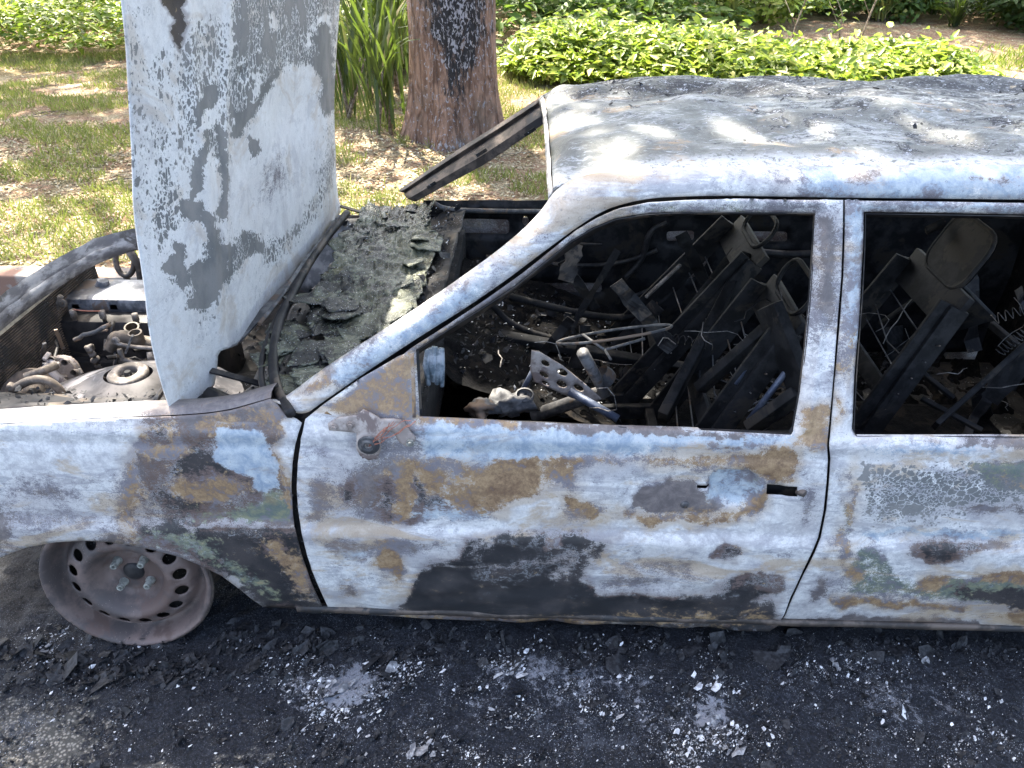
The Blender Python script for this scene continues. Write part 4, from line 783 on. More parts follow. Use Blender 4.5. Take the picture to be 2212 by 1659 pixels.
# ---- engine bay
mb = MB(); rt = [(-60, 690), (0, 642), (82, 584), (164, 538), (213, 513), (303, 492), (420, 484)]; rl = [(-60, 735), (0, 683), (68, 631), (137, 587), (191, 554), (246, 532), (306, 515), (420, 505)]
RU, _ = resamp(smooth_path(rt, 2), 40); RL, _ = resamp(smooth_path(rl, 2), 40); a = hit(RU, 2, .80); b = hit(RL, 2, .765); vs = []
for i in range(40):
    w_ = .006*noise.noise((i*.5, 0, 0)); m1 = a[i]*.55+b[i]*.45; vs += [a[i]+np.array([0, 0, -.03]), a[i]+np.array([0, 0, w_]), m1+np.array([0, 0, -.008+w_]), m1+np.array([0, -.006, -.022]), a[i]*.2+b[i]*.8+np.array([0, 0, -.004+w_]), b[i]+np.array([0, 0, -.004]), b[i]+np.array([0, 0, -.035])]
fr = obj('front_crossmember', vs, [(i*7+k, (i+1)*7+k, (i+1)*7+k+1, i*7+k+1) for i in range(39) for k in range(6)], simple('ashy_crossmember', (.13, .13, .145), (.34, .345, .37), 30, .6, .1, c3=(.08, .078, .08), bs=.3, stretch=(.4, .4, 1)), CAR, smooth=True, solid=.003, auto=40)
fr['label'] = 'scorched front crossmember and far fender edge'
mb = MB(); mb.tube([(x, y, .70) for x, y in ((-1.72, .12), (-1.70, .35), (-1.66, .62))], .022, 8); mb.build('front_panel', GREYST, CAR, smooth=True)
def ringpts(c, rx, ry, ax1, ax2, n=24): return [Vector(c)+Vector(ax1)*rx*cos(2*pi*k/n)+Vector(ax2)*ry*sin(2*pi*k/n) for k in range(n+1)]
mb = MB(); c = P(270, 563, y=1.28); mb.tube(ringpts(c, .036, .060, (1, 0, 0), (.1, .2, .97)), .011, 8, cap=False); mb.tube([c+Vector((-.02, 0, -.05)), c+Vector((-.005, 0, -.11)), c+Vector((.0, -.04, -.20))], [.012, .012, .02], 8)
mb.tube([c+Vector((.025, 0, .05)), c+Vector((.05, 0, -.02)), c+Vector((.04, 0, -.10)), c+Vector((.0, 0, -.15))], .016, 8); mb.build('inner_fender_loop', BROWNST, CAR, smooth=True)
# engine: block, cam cover, pulley, plugs
EY = .92
eng = MB(); a = P(120, 690, y=.85); b = P(340, 690, y=.85)
eng.box(((a.x+b.x)/2+.08, .93, .42), (b.x-a.x+.2, .30, .38), bev=.15); eng.box(((a.x+b.x)/2+.08, .80, .36), (b.x-a.x+.18, .10, .22), bev=.3)
ENG = eng.build('engine_block', DARKST, CAR, auto=40)
mb = MB(); c1 = P(148, 640, y=.9); c2 = P(345, 640, y=.9); mb.box(((c1.x+c2.x)/2, .93, c1.z-.01), (c2.x-c1.x+.03, .17, .06), bev=.7); mb.box(((c1.x+c2.x)/2, .92, c1.z-.05), (c2.x-c1.x+.07, .24, .016), bev=.4)
for k in range(3): mb.box((c1.x+.05+k*.13, .86, c1.z-.005), (.04, .03, .045), bev=.5)
mb.tube([P(222, 605, y=.95), P(222, 622, y=.95)], [.018, .026], 12); mb.build('cam_cover', simple('cam_cover_metal', (.07, .075, .09), (.19, .195, .22), 22, .5, .2, c3=(.13, .10, .085), bs=.15), ENG, auto=40)
mb = MB(); c = P(137, 632, y=.95); mb.tube(ringpts(c, .050, .050, (.35, -.93, 0), (0, 0, 1), 36), .006, 6, cap=False)
for k in range(5): a_ = 2*pi*k/5; mb.tube([c, c+(Vector((.35, -.93, 0))*cos(a_)+Vector((0, 0, 1))*sin(a_))*.05], .005, 6)
for k in range(30): a_ = 2*pi*k/30; mb.box(c+(Vector((.35, -.93, 0))*cos(a_)+Vector((0, 0, 1))*sin(a_))*.056, (.014, .006, .006))
mb.build('timing_pulley', BROWNST, ENG)
mb = MB(); mb.tube([P(u, v, y=.80) for u, v in ((131, 640), (122, 672), (120, 692), (135, 706), (142, 715), (143, 738))], [.010, .009, .016, .014, .005, .006], 8); mb.lathe([(.006, 0), (.014, 0), (.014, .008), (.006, .008)], P(136, 655, y=.79), (.2, -1, .2), 12); mb.build('engine_lifting_bracket', PALEAL, ENG, smooth=True)
mb = MB(); mb.tube([P(118, 660, y=.80), P(106, 745, y=.72), P(102, 775, y=.7)], .004, 6); mb.build('dipstick_tube', GREYST, ENG, smooth=True)
for (u, v) in ((156, 670), (219, 672), (290, 678)):
    mb = MB(); mb.tube([P(u, v, y=.78), P(u+4, v+13, y=.78), P(u+6, v+16, y=.79), P(u+16, v+40, y=.82)], [.011, .011, .007, .009], 10); mb.build('spark_plug', PALEAL, ENG, smooth=True)
mb = MB(); mb.tube([P(u, v, y=.77) for u, v in smooth_path([(158, 669), (185, 672), (216, 672)], 2)], .002, 5); mb.build('copper_plug_wire', COPPER, ENG)
mb = MB(); mb.tube([P(u, v, y=.62) for u, v in smooth_path([(340, 745), (300, 738), (262, 725), (248, 738), (240, 752)], 2)], [.03]*3+[.028]*40 if 0 else .022, 12); mb.lathe([(.016, 0), (.021, 0), (.022, -.035), (.02, -.05)], P(291, 718, y=.60), (0, -.1, 1), 18); mb.lathe([(.018, 0), (.023, 0), (.024, -.05)], P(284, 706, y=.68), (.1, -.3, 1), 18); mb.box(P(262, 735, y=.63), (.07, .05, .05), bev=.5)
mb.build('intake_manifold', simple('manifold_metal', (.085, .068, .055), (.19, .155, .125), 24, .6, .1, bs=.3), ENG, auto=50)
mb = MB(); mb.tube([P(u, v, y=.55) for u, v in smooth_path([(330, 752), (290, 750), (250, 742), (243, 735), (250, 730), (256, 738)], 2)], .006, 8); mb.tube([P(258, 755, y=.55), P(265, 775, y=.55), P(285, 783, y=.55), P(325, 788, y=.55)], .008, 8); mb.tube([P(325, 760, y=.55), P(330, 790, y=.53)], .012, 8); mb.build('coolant_pipe', PALEAL, ENG, smooth=True)
mb = MB()
for k, (u, v, r) in enumerate(((196, 752, .014), (200, 765, .012), (206, 778, .013), (212, 792, .009), (218, 806, .007))): mb.blob(P(u, v, y=.62), r, 2, .5, seed=k)
mb.build('melted_drip', PALEAL, ENG, smooth=True)
# alternator / carburettor lump and big pulley
mb = MB(); mb.lathe([(.0, -.03), (.012, -.03), (.014, -.036), (.03, -.036), (.034, -.03), (.046, -.03), (.050, -.02), (.050, .0), (.044, .004), (.044, .03), (0, .03)], P(132, 803, y=.50), (.3, -.75, .4), 22)
for k in range(7): a_ = 2*pi*k/7; q_ = P(132, 803, y=.47)+Vector((cos(a_)*.044, 0, sin(a_)*.044)); mb.lathe([(0, -.018), (.007, -.018), (.009, 0), (.009, .03)], q_, (.3, -.75, .4), 8)
for k in range(22): mb.box(P(random.uniform(85, 175), random.uniform(770, 860), y=random.uniform(.40, .5)), (random.uniform(.01, .035), random.uniform(.01, .03), random.uniform(.006, .02)), Matrix.Rotation(random.random()*3, 3, (random.random(), random.random(), 1)), .4)
mb.tube([P(100, 790, y=.45), P(120, 812, y=.43), P(145, 835, y=.43)], .013, 8); mb.build('alternator', BRACKET, ENG, auto=50)
mb = MB(); c = P(38, 855, y=.36); ax = Vector((-.25, -.6, .75)); mb.lathe([(.0, .02), (.05, .02), (.058, -.01), (.085, -.02), (.092, -.01), (.094, .005), (.088, .02), (.094, .035), (.085, .045), (.06, .05)], c+ax*-.03, -ax, 30)
mb.build('brake_servo', BROWNST, ENG, auto=40)
mb = MB(); mb.lathe([(0, .05), (.02, .05), (.03, .035), (.034, 0), (.034, -.03)], P(70, 850, y=.33), (.5, -.55, .3), 18); mb.blob(P(92, 880, y=.26), (.011, .011, .024), 2, .3, seed=4); mb.tube([P(u, v, y=.28) for u, v in smooth_path([(30, 840), (60, 822), (95, 818), (120, 832), (135, 850), (140, 870)], 2)], .012, 10); mb.box(P(28, 838, y=.28), (.03, .02, .024), Matrix.Rotation(.5, 3, 'Y'), .5); mb.tube([P(55, 815, y=.34), P(95, 800, y=.36), P(120, 790, y=.4)], .012, 10)
mb.build('brake_cylinder_and_hose', bpy.data.materials['manifold_metal'], ENG, auto=50)
for k in range(26):
    u, v = random.uniform(95, 335), random.uniform(690, 850); y = random.uniform(.5, .78); a = P(u, v, y=y); ty = k % 3
    m = MB()
    if ty == 0:
        pts = [a]; d = Vector((random.gauss(0, 1), random.gauss(0, .4), random.gauss(0, .8))).normalized()
        for i in range(6): d = (d+Vector((random.gauss(0, .3), random.gauss(0, .3), random.gauss(0, .3)))).normalized(); pts.append(pts[-1]+d*.025)
        m.tube(pts, random.uniform(.003, .008), 7); m.build('burnt_hose', random.choice((DARKST, GREYST, BROWNST)), ENG, smooth=True)
    elif ty == 1: m.beam(a, a+Vector((random.uniform(-.06, .06), random.uniform(-.04, .04), random.uniform(-.09, .03))), random.uniform(.008, .02), .006); m.build('bracket_plate', random.choice((DARKST, GREYST)), ENG)
    else: m.lathe([(0, -.008), (.008, -.008), (.010, 0), (.007, .002), (.007, .03)], a, (random.gauss(0, .4), -1, random.gauss(.4, .4)), 8); m.build('bolt_boss', random.choice((GREYST, BRACKET, DARKST)), ENG)
# radiator
mb = MB(); a = P(118, 640, y=1.05); mb.box((-1.60, .62, .56), (.035, .90, .30)); rad = mb.build('radiator', SOOT, CAR)
mb = MB()
for k in range(34): z = .42+k*.0085; mb.box((-1.581, .62, z), (.006, .88, .0028))
mb.build('radiator_core', BROWNST, rad)
mb = MB(); mb.box((-1.598, .62, .715), (.045, .92, .02), bev=.4); mb.build('radiator_tank', simple('pale_tank', (.3, .28, .24), (.5, .47, .4), 30, .6), rad)
# near inner fender, strut tower
def gridobj(name, fn, n, m, mat, par, **k): return obj(name, [fn(i/(n-1), j/(m-1)) for j in range(m) for i in range(n)], [(j*n+i, j*n+i+1, (j+1)*n+i+1, (j+1)*n+i) for j in range(m-1) for i in range(n-1)], mat, par, smooth=True, **k)
tc_ = P(276, 806, z=.715)
def tower(s, t):
    a = 2*pi*s; r = .052+.13*t+.05*t*t; x = tc_.x+r*1.25*cos(a); y = tc_.y+r*sin(a); z = tc_.z-.004-.085*t**1.1-.03*max(0, t-.7)
    if y < .115: y = .115
    return (x, y, z+.004*noise.noise((x*12, y*12, 0)))
STR = simple('strut_tower_steel', (.030, .027, .029), (.085, .078, .08), 12, .5, .1, c3=(.20, .19, .20), bs=.12)
st = gridobj('strut_tower', tower, 40, 16, STR, CAR)
mb = MB(); mb.lathe([(.024, -.012), (.026, .004), (.034, .008), (.040, .002), (.046, .006), (.053, 0), (.053, -.008)], tc_, (0, -.05, 1), 36); mb.build('strut_top_ring', PALEAL, st, smooth=True)
mb = MB(); mb.lathe([(.0, -.01), (.024, -.01)], tc_, (0, 0, 1), 24); mb.lathe([(0, .006), (.008, .006), (.010, .0), (.010, -.012)], tc_, (0, 0, 1), 12); mb.build('strut_core', SOOT, st)
gridobj('inner_fender', lambda s, t: (-1.75+1.15*s, .10+.30*t, .735-.16*t**1.4+.014*noise.noise((s*12, t*6, 0))), 50, 14, DARKST, CAR, solid=.003)
gridobj('engine_bay_floor', lambda s, t: (-1.75+1.1*s, .38+1.1*t, .30+.05*noise.noise((s*9, t*9, 0))), 40, 40, SOOT, CAR)
gridobj('far_inner_fender', lambda s, t: (-1.55+.9*s, 1.33+.12*t, .45+.27*t+.02*noise.noise((s*9, t*4, 0))), 30, 8, GREYST, CAR, solid=.003)
mb = MB(); mb.tube([P(325, 880, z=.70), P(350, 845, z=.71), P(372, 815, z=.71)], .008, 8); mb.build('tower_strut', DARKST, CAR); mb = MB(); mb.box(P(255, 825, z=.70), (.035, .02, .012), bev=.4); mb.build('tower_clip', DARKST, CAR)
mb = MB(); mb.beam(P(450, 850, z=.72), P(540, 890, z=.70), .04, .02); mb.build('cowl_bracket', DARKST, CAR)

# ---- front wheel
wc = Vector((-1.104, .022, .222)); wheel = None
def rimprof(r): return np.interp(r/1.06, [0, .028, .033, .050, .066, .076, .088, .100, .112, .122, .150, .158, .167, .176, .186, .192, .199, .207, .212, .216], [.036, .036, .042, .042, .044, .036, .010, -.010, -.016, -.012, .004, .014, .040, .048, .040, .016, -.008, -.018, -.018, -.008])
holes = [ell(.145*cos(2*pi*k/16+.12), .145*sin(2*pi*k/16+.12), .0168, .0168, degrees) for k, degrees in [(k, 0) for k in range(16)]]
V, F = cdt(ell(0, 0, .2285, .2285, n=72), holes, step=.0065)
toe = Matrix.Rotation(radians(4), 3, 'Z')@Matrix.Rotation(radians(-7.5), 3, 'X')
pts = [wc+toe@Vector((q[0], rimprof(math.hypot(*q)), q[1])) for q in V]
nrm = (pts[F[0][1]]-pts[F[0][0]]).cross(pts[F[0][2]]-pts[F[0][0]]); 
if nrm.y > 0: F = F[:, ::-1]
wheel = obj('front_wheel', pts, F, WHEELM, CAR, smooth=True, solid=.004); wheel['label'] = 'bare rusty steel wheel rim without tyre'
def wl(prof, name, mat, n=48, off=(0, 0), **k):
    m = MB(); m.lathe(prof, wc+toe@Vector((off[0], 0, off[1])), toe@Vector((0, 1, 0)), n); return m.build(name, mat, wheel, **k)
wl([(.2292, -.011), (.232, -.004), (.228, .006), (.212, .014), (.208, .03), (.200, .05), (.196, .10), (.206, .13), (.210, .16), (.222, .168), (.225, .176)], 'rim_barrel', BROWNST, smooth=True, solid=.004)
wl([(.0, .062), (.12, .062), (.13, .068), (.192, .068), (.192, .09)], 'brake_drum', SOOT)
wl([(0, .026), (.012, .028), (.022, .030), (.029, .036), (.031, .044)], 'hub_cap_centre', DARKST, smooth=True)
for k in range(4):
    a = radians(38+90*k)+.15; wl([(.0, .018), (.0045, .018), (.0050, .010), (.0088, .010), (.0098, .013), (.0098, .030), (.013, .036), (.013, .046)], 'wheel_bolt', BOLT, 12, (.052*cos(a), .052*sin(a)), auto=30)
# wheel well
gridobj('wheel_well', lambda s, t: (-1.12-.25*cos(pi*s), .09+.28*t, .24+.18*sin(pi*s)), 30, 6, SOOT, CAR, solid=.003)
mb = MB(); mb.tube([(-1.1, .15, .18), (-1.05, .7, .20)], .025, 8); mb.tube([(-.75, .25, .14), (-1.05, .2, .12)], .018, 8); mb.build('suspension_arm', DARKST, CAR, smooth=True)
mb = MB(); mb.box((.3, .78, .13), (3.3, 1.2, .05)); mb.build('underbody', SOOT, CAR)
# ------------------------------------------------------------------ setting
def structure(o): o['kind'] = 'structure'; return o
def roadmat():
    t = NT('sooty_asphalt'); low = t.noise(1.6, 5, .65, t.scale((1, 1.7, 1)), .5); mid = t.noise(9, 7, .7); fine = t.noise(120, 5, .75); vf = t.noise(300, 3, .7)
    x, y, z = t.n('ShaderNodeSeparateXYZ', {0: t.tc}).outputs
    col = t.mix(t.step(fine, .38, .62), (.0035, .0045, .0075), (.016, .019, .029)); col = t.mix(t.step(mid, .5, .62, 0, .6), col, (.014, .0135, .015))
    Wr, Or, Dr, _b = t.attr('p1')
    agg = t.vor(110); acol = t.mix(t.step(agg, .15, .55), (.30, .28, .25), (.07, .068, .062)); ov = t.math('ADD', Or, t.math('MULTIPLY', t.math('SUBTRACT', t.noise(28, 7, .75), .5), 3.2)); col = t.mix(t.math('MULTIPLY', t.step(ov, .4, .75), t.step(Or, .02, .2)), col, acol); f3 = t.noise(38, 9, .82, t.tc, .9); av = t.math('ADD', Wr, t.math('MULTIPLY', t.math('SUBTRACT', t.math('ADD', t.math('MULTIPLY', f3, .7), t.math('MULTIPLY', mid, .3)), .5), 3.4)); col = t.mix(t.math('MULTIPLY', t.step(av, .48, .72, 0, .85), t.step(Wr, .03, .15)), col, (.30, .31, .35))
    wv_ = t.math('ADD', t.math('MULTIPLY', mid, .6), t.math('MULTIPLY', low, .4)); f2 = t.noise(45, 8, .82, t.tc, .8); col = t.mix(t.step(t.math('ADD', f2, t.math('MULTIPLY', t.math('SUBTRACT', wv_, .5), .8)), .56, .62, 0, .75), col, (.050, .056, .072)); sp = t.math('MULTIPLY', t.step(t.vor(190), .14, .24, 1, 0), t.step(wv_, .45, .56)); col = t.mix(sp, col, (.26, .28, .32)); sp = t.math('MULTIPLY', t.step(t.vor(420), .14, .24, 1, 0), t.step(fine, .50, .58)); col = t.mix(sp, col, (.30, .31, .34))
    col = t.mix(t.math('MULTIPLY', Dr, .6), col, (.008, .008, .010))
    t.bump(t.math('ADD', t.math('MULTIPLY', fine, .6), t.math('ADD', mid, t.math('MULTIPLY', agg, .2))), .7, .02); return t.fin(col, .75, 0, .35)
def grid(name, x0, x1, y0, y1, nx, ny, zf, mat):
    xs = np.linspace(x0, x1, nx); ys = np.linspace(y0, y1, ny)
    return obj(name, [(x, y, zf(x, y)) for y in ys for x in xs], [(j*nx+i, j*nx+i+1, (j+1)*nx+i+1, (j+1)*nx+i) for j in range(ny-1) for i in range(nx-1)], mat, smooth=True)
KERB_Y = 2.08
structure(grid('road', -60, 60, -40, KERB_Y, 2, 2, lambda x, y: -.012, roadmat()))
srs = structure(grid('sooty_road_surface', -2.6, 2.4, -.9, 1.9, 420, 240, lambda x, y: .004+.010*noise.noise((x*7, y*7, 0))+.008*noise.noise((x*22, y*22, 1))+.005*noise.noise((x*60, y*60, 1))-.02*max(0, (abs(x)-2.1))*1.5, bpy.data.materials['sooty_asphalt']))
q_ = np.array([v.co for v in srs.data.vertices]); w_ = (q_-cC)@cF; uv_ = np.c_[1106+FPX*((q_-cC)@cR)/w_, 829.5-FPX*((q_-cC)@cU)/w_]
RS = [('W', .22, 60, ell(1300, 1560, 700, 70)), ('W', .30, 25, ell(640, 1470, 120, 26)), ('W', .30, 25, ell(1330, 1440, 160, 18)), ('W', .3, 20, ell(1950, 1500, 120, 22)), ('W', .40, 30, ell(740, 1500, 110, 40, -15)), ('W', .5, 14, ell(750, 1482, 55, 16, -20)), ('W', .30, 30, ell(1500, 1580, 90, 70, 20)), ('W', .5, 12, ell(1540, 1560, 18, 45)), ('W', .34, 30, ell(1180, 1490, 190, 35, 5)), ('W', .34, 25, ell(1780, 1440, 90, 26)), ('W', .25, 40, ell(2080, 1560, 150, 70, 20)), ('W', .34, 16, ell(1100, 1440, 60, 12)), ('W', .22, 40, ell(1000, 1620, 90, 40)),
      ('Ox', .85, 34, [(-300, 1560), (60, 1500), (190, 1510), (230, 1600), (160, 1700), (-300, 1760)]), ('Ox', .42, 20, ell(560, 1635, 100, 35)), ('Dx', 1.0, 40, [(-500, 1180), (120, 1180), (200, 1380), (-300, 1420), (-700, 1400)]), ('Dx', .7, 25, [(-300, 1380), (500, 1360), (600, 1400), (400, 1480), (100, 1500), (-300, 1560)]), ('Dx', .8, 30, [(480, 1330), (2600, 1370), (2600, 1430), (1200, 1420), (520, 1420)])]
A_ = paint_attrs(uv_, RS); A_[:, 0] *= 1.3; 
for nm, cols in (('p1', A_[:, 0:4]), ('p2', A_[:, 4:8])):
    ca = srs.data.color_attributes.new(nm, 'FLOAT_COLOR', 'POINT'); ca.data.foreach_set('color', np.ascontiguousarray(cols, dtype=np.float32).ravel())
def kz(x): return KERB_Y-.0+(-.12)*(x+2.3)*.0
mb = MB()
for k in range(16): mb.box((-8+k*1.0+.5, KERB_Y+.06, .06), (.985, .13, .18), bev=.12)
kerb = mb.build('kerb', simple('kerb_concrete', (.22, .18, .16), (.36, .31, .27), 8, .85, c3=(.26, .15, .11), bs=.4)); structure(kerb)
def soilmat():
    t = NT('red_soil_and_litter'); low = t.noise(.9, 5, .65); mid = t.noise(6, 7, .7); fine = t.noise(60, 6, .8, t.tc, .6)
    x, y, z = t.n('ShaderNodeSeparateXYZ', {0: t.tc}).outputs
    col = t.mix(t.step(fine, .4, .6), (.14, .08, .05), (.38, .25, .17)); col = t.mix(t.step(mid, .45, .6), col, t.mix(t.step(fine, .42, .58), (.20, .155, .09), (.52, .43, .30)))
    col = t.mix(t.step(low, .5, .62, 0, .5), col, (.15, .14, .05))
    soot = t.math('ADD', t.math('SQRT', t.math('ADD', t.math('POWER', t.math('DIVIDE', t.math('ADD', x, .3), 1.2), 2), t.math('POWER', t.math('DIVIDE', t.math('SUBTRACT', y, 2.5), .75), 2))), t.math('MULTIPLY', t.math('SUBTRACT', mid, .5), 1.5))
    col = t.mix(t.step(soot, .7, 1.2, .92, 0), col, t.mix(t.step(fine, .4, .6), (.012, .011, .011), (.05, .035, .03)))
    t.bump(t.math('ADD', fine, mid), .8, .03); return t.fin(col, .9, 0, .2)
def gz(x, y): return .12+.03*noise.noise((x*.8, y*.8, 0))+.012*noise.noise((x*4, y*4, 1))
soil = structure(grid('ground', -16, 16, KERB_Y+.12, 22, 240, 170, gz, soilmat()))
structure(grid('far_ground', -250, 250, 21.8, 300, 2, 2, lambda x, y: .09, bpy.data.materials['red_soil_and_litter']))

# ---- leaves and blades
def leafmat(name, c1, c2, c3, tr=.35, ro=.5):
    t = NT(name); r = t.n('ShaderNodeNewGeometry').outputs['Random Per Island']; col = t.mix(t.step(r, .0, .75), c1, c2); col = t.mix(t.step(r, .88, .95), col, c3)
    t.fin(col, ro, 0, .4); tl = t.n('ShaderNodeBsdfTranslucent', {'Color': t.mix(.5, col, (.25, .38, .04), 'MIX')}); mx = t.n('ShaderNodeMixShader', {0: tr, 1: t.b.outputs[0], 2: tl.outputs[0]})
    t.t.links.new(mx.outputs[0], t.out.inputs[0]); return t.m
L_YG = leafmat('yellow_green_leaf', (.07, .12, .018), (.29, .35, .05), (.50, .46, .15), .4, .42)
L_MG = leafmat('mid_green_leaf', (.045, .09, .02), (.12, .19, .04), (.25, .25, .07), .35)
L_DG = leafmat('dark_green_leaf', (.020, .042, .014), (.05, .09, .025), (.12, .12, .04), .3)
L_DRY = leafmat('dry_leaf', (.26, .19, .12), (.50, .43, .31), (.62, .56, .45), .15, .8)
L_GR = leafmat('grass_blade', (.12, .15, .035), (.32, .31, .10), (.52, .45, .27), .3, .6)
def leaves(name, pos, nor, dirv, L, Wd, mat, parent=None, fold=.25, heart=False):
    """pos, nor, dirv: (n,3) arrays"""
    n = len(pos); nor = nor/np.linalg.norm(nor, axis=1, keepdims=True); d = dirv-nor*np.sum(dirv*nor, 1, keepdims=True); d /= np.linalg.norm(d, axis=1, keepdims=True)+1e-9; s = np.cross(nor, d)
    L = np.broadcast_to(np.asarray(L, float), (n,))[:, None]; Wd = np.broadcast_to(np.asarray(Wd, float), (n,))[:, None]
    if heart:
        co = [(0, 0, 0), (-.08, .38, fold*.5), (.35, .5, fold), (.72, .26, fold*.4), (1, 0, -.12), (.72, -.26, fold*.4), (.35, -.5, fold), (-.08, -.38, fold*.5), (.42, 0, 0)]
        fc = [(0, 8, 2, 1), (8, 4, 3, 2), (0, 7, 6, 8), (8, 6, 5, 4)]
    else:
        co = [(0, 0, 0), (.45, .5, fold), (1, 0, -.1), (.45, -.5, fold)]; fc = [(0, 2, 1), (0, 3, 2)]
    k = len(co); V = np.empty((n, k, 3))
    for i, (a, b, c) in enumerate(co): V[:, i] = pos+d*L*a+s*Wd*b+nor*Wd*c
    F = (np.array(fc)[None]+(np.arange(n)*k)[:, None, None]).reshape(-1, len(fc[0]))
    me = bpy.data.meshes.new(name); me.vertices.add(n*k); me.vertices.foreach_set('co', V.ravel().astype(np.float32))
    nf = len(F); q = F.shape[1]; me.loops.add(nf*q); me.loops.foreach_set('vertex_index', F.ravel().astype(np.int32)); me.polygons.add(nf); me.polygons.foreach_set('loop_start', (np.arange(nf)*q).astype(np.int32)); me.polygons.foreach_set('loop_total', np.full(nf, q, np.int32))
    me.update(calc_edges=True); me.materials.append(mat); o = bpy.data.objects.new(name, me); link(o, parent); return o
def rdir(n, up=0.0): a = rng.uniform(0, 2*pi, n); return np.stack([np.cos(a), np.sin(a), np.full(n, up)], 1)
def nup(n, s=.5): v = rng.normal(0, s, (n, 3)); v[:, 2] = np.abs(v[:, 2])+1; return v
# broad-leaved ground cover behind the car
def carpet(name, poly, n, h0, h1, L, mat, label, cat):
    P0 = np.array(poly); lo = P0.min(0); hi = P0.max(0); p = rng.uniform(lo, hi, (int(n*2.2), 2)); sd = sdist(p, poly)
    q = np.array([noise.noise((a*.9, b*.9, 3)) for a, b in p]); ok = (sd+.35*q > 0); p = p[ok][:n]; sd = np.clip(sd[ok][:n], 0, 1); q = q[ok][:n]
    top = h0+(h1-h0)*np.clip(sd*2.2, .15, 1)*(.8+.6*q); z = .13+top*rng.uniform(.25, 1, len(p))**.5
    z = z+np.where(rng.random(len(p)) < .06, rng.uniform(.02, .16, len(p)), 0); pos = np.c_[p, z]; nr = nup(len(p), .6); nr[:, 1] -= .25; o = leaves(name, pos, nr, rdir(len(p), -.25), rng.uniform(.4, 1.45, len(p))*L, rng.uniform(.4, .95, len(p))*L*.75, mat, heart=True)
    return tag(o, label, cat, kind='stuff')
def G(u, v): p = P(u, v, z=.14); return (p.x, p.y)
carpet('ground_cover', [(-.42, 6.7), (.5, 6.4), (1.8, 5.8), (3.4, 5.6), (4.2, 6.0), (4.4, 6.8), (3.7, 7.4), (2.8, 7.6), (2.0, 8.2), (0, 8.6), (-.5, 8.0)], 22000, .12, .42, .098, L_YG, 'bright yellow green broad-leaved ground cover behind the burnt roof', 'ground cover')
carpet('ground_cover', [(-9.5, 8.2), (-6.4, 7.7), (-4.6, 7.9), (-3.4, 8.0), (-1.9, 6.9), (-1.2, 6.9), (-1.0, 8.6), (-2, 11), (-6, 12.5), (-11, 12.5)], 22000, .2, .6, .10, L_YG, 'yellow green leafy ground cover at the back left of the grass', 'ground cover')
carpet('ground_cover', [(-.6, 9.0), (1.8, 8.9), (2.6, 9.6), (3, 11.6), (2, 14), (-6, 14), (-4, 11.5)], 12000, .2, .7, .14, L_MG, 'shaded mid green ground cover farther back behind the trunk', 'ground cover')
carpet('ground_cover', [(4.2, 11.2), (9, 11.5), (9, 15), (0, 15), (2.5, 13)], 7000, .15, .7, .16, L_MG, 'loose mid green undergrowth beyond the red earth path', 'undergrowth')
# grass and litter
def blades(name, n, area, h, mat, label, dens):
    x0, x1, y0, y1 = area; p = rng.uniform((x0, y0), (x1, y1), (n*2, 2)); q = np.array([noise.noise((a*1.3, b*1.8, 7))+.4*noise.noise((a*5, b*5, 7)) for a, b in p]); p = p[q > dens]; z = np.array([gz(a, b) for a, b in p])-.004
    m = len(p); dv = rdir(m, 0); dv[:, 2] = rng.uniform(.5, 2.2, m); nr = rdir(m, .2)
    return tag(leaves(name, np.c_[p, z], nr, dv, rng.uniform(.5, 1.3, m)*h, h*.09, mat, fold=.1), label, 'grass', kind='stuff')
blades('grass', 52000, (-7.5, .6, 2.3, 8.3), .075, L_GR, 'patchy yellow green grass on the dry verge', -.02)
blades('grass', 7000, (4.5, 9, 5.5, 8.9), .11, L_YG, 'bright green grass at the far right of the verge', -.1)
n = 34000; p = np.concatenate([rng.uniform((-7.5, 2.25), (7, 11.5), (n//2, 2)), rng.uniform((-5, 2.25), (0, 5.2), (n-n//2, 2))]); z = np.array([gz(a, b) for a, b in p])+.006
tag(leaves('leaf_litter', np.c_[p, z], nup(n, .25), rdir(n), rng.uniform(.015, .055, n), rng.uniform(.008, .022, n), L_DRY, fold=.3), 'dry fallen leaves scattered over the verge', 'leaf litter', kind='stuff')
mb = MB()
for k in range(70):
    x = random.uniform(-6, 1); y = random.uniform(2.5, 7.5); a = random.random()*pi; L = random.uniform(.08, .4); pts = [Vector((x+cos(a)*L*t, y+sin(a)*L*t, gz(x, y)+.012+.01*sin(t*5))) for t in (0, .3, .6, 1)]; mb.tube(pts, random.uniform(.002, .006), 5)
tag(mb.build('fallen_twigs', simple('dead_twig', (.12, .09, .07), (.3, .25, .2), 40, .9)), 'thin dead twigs lying on the grass', 'twigs', kind='stuff')

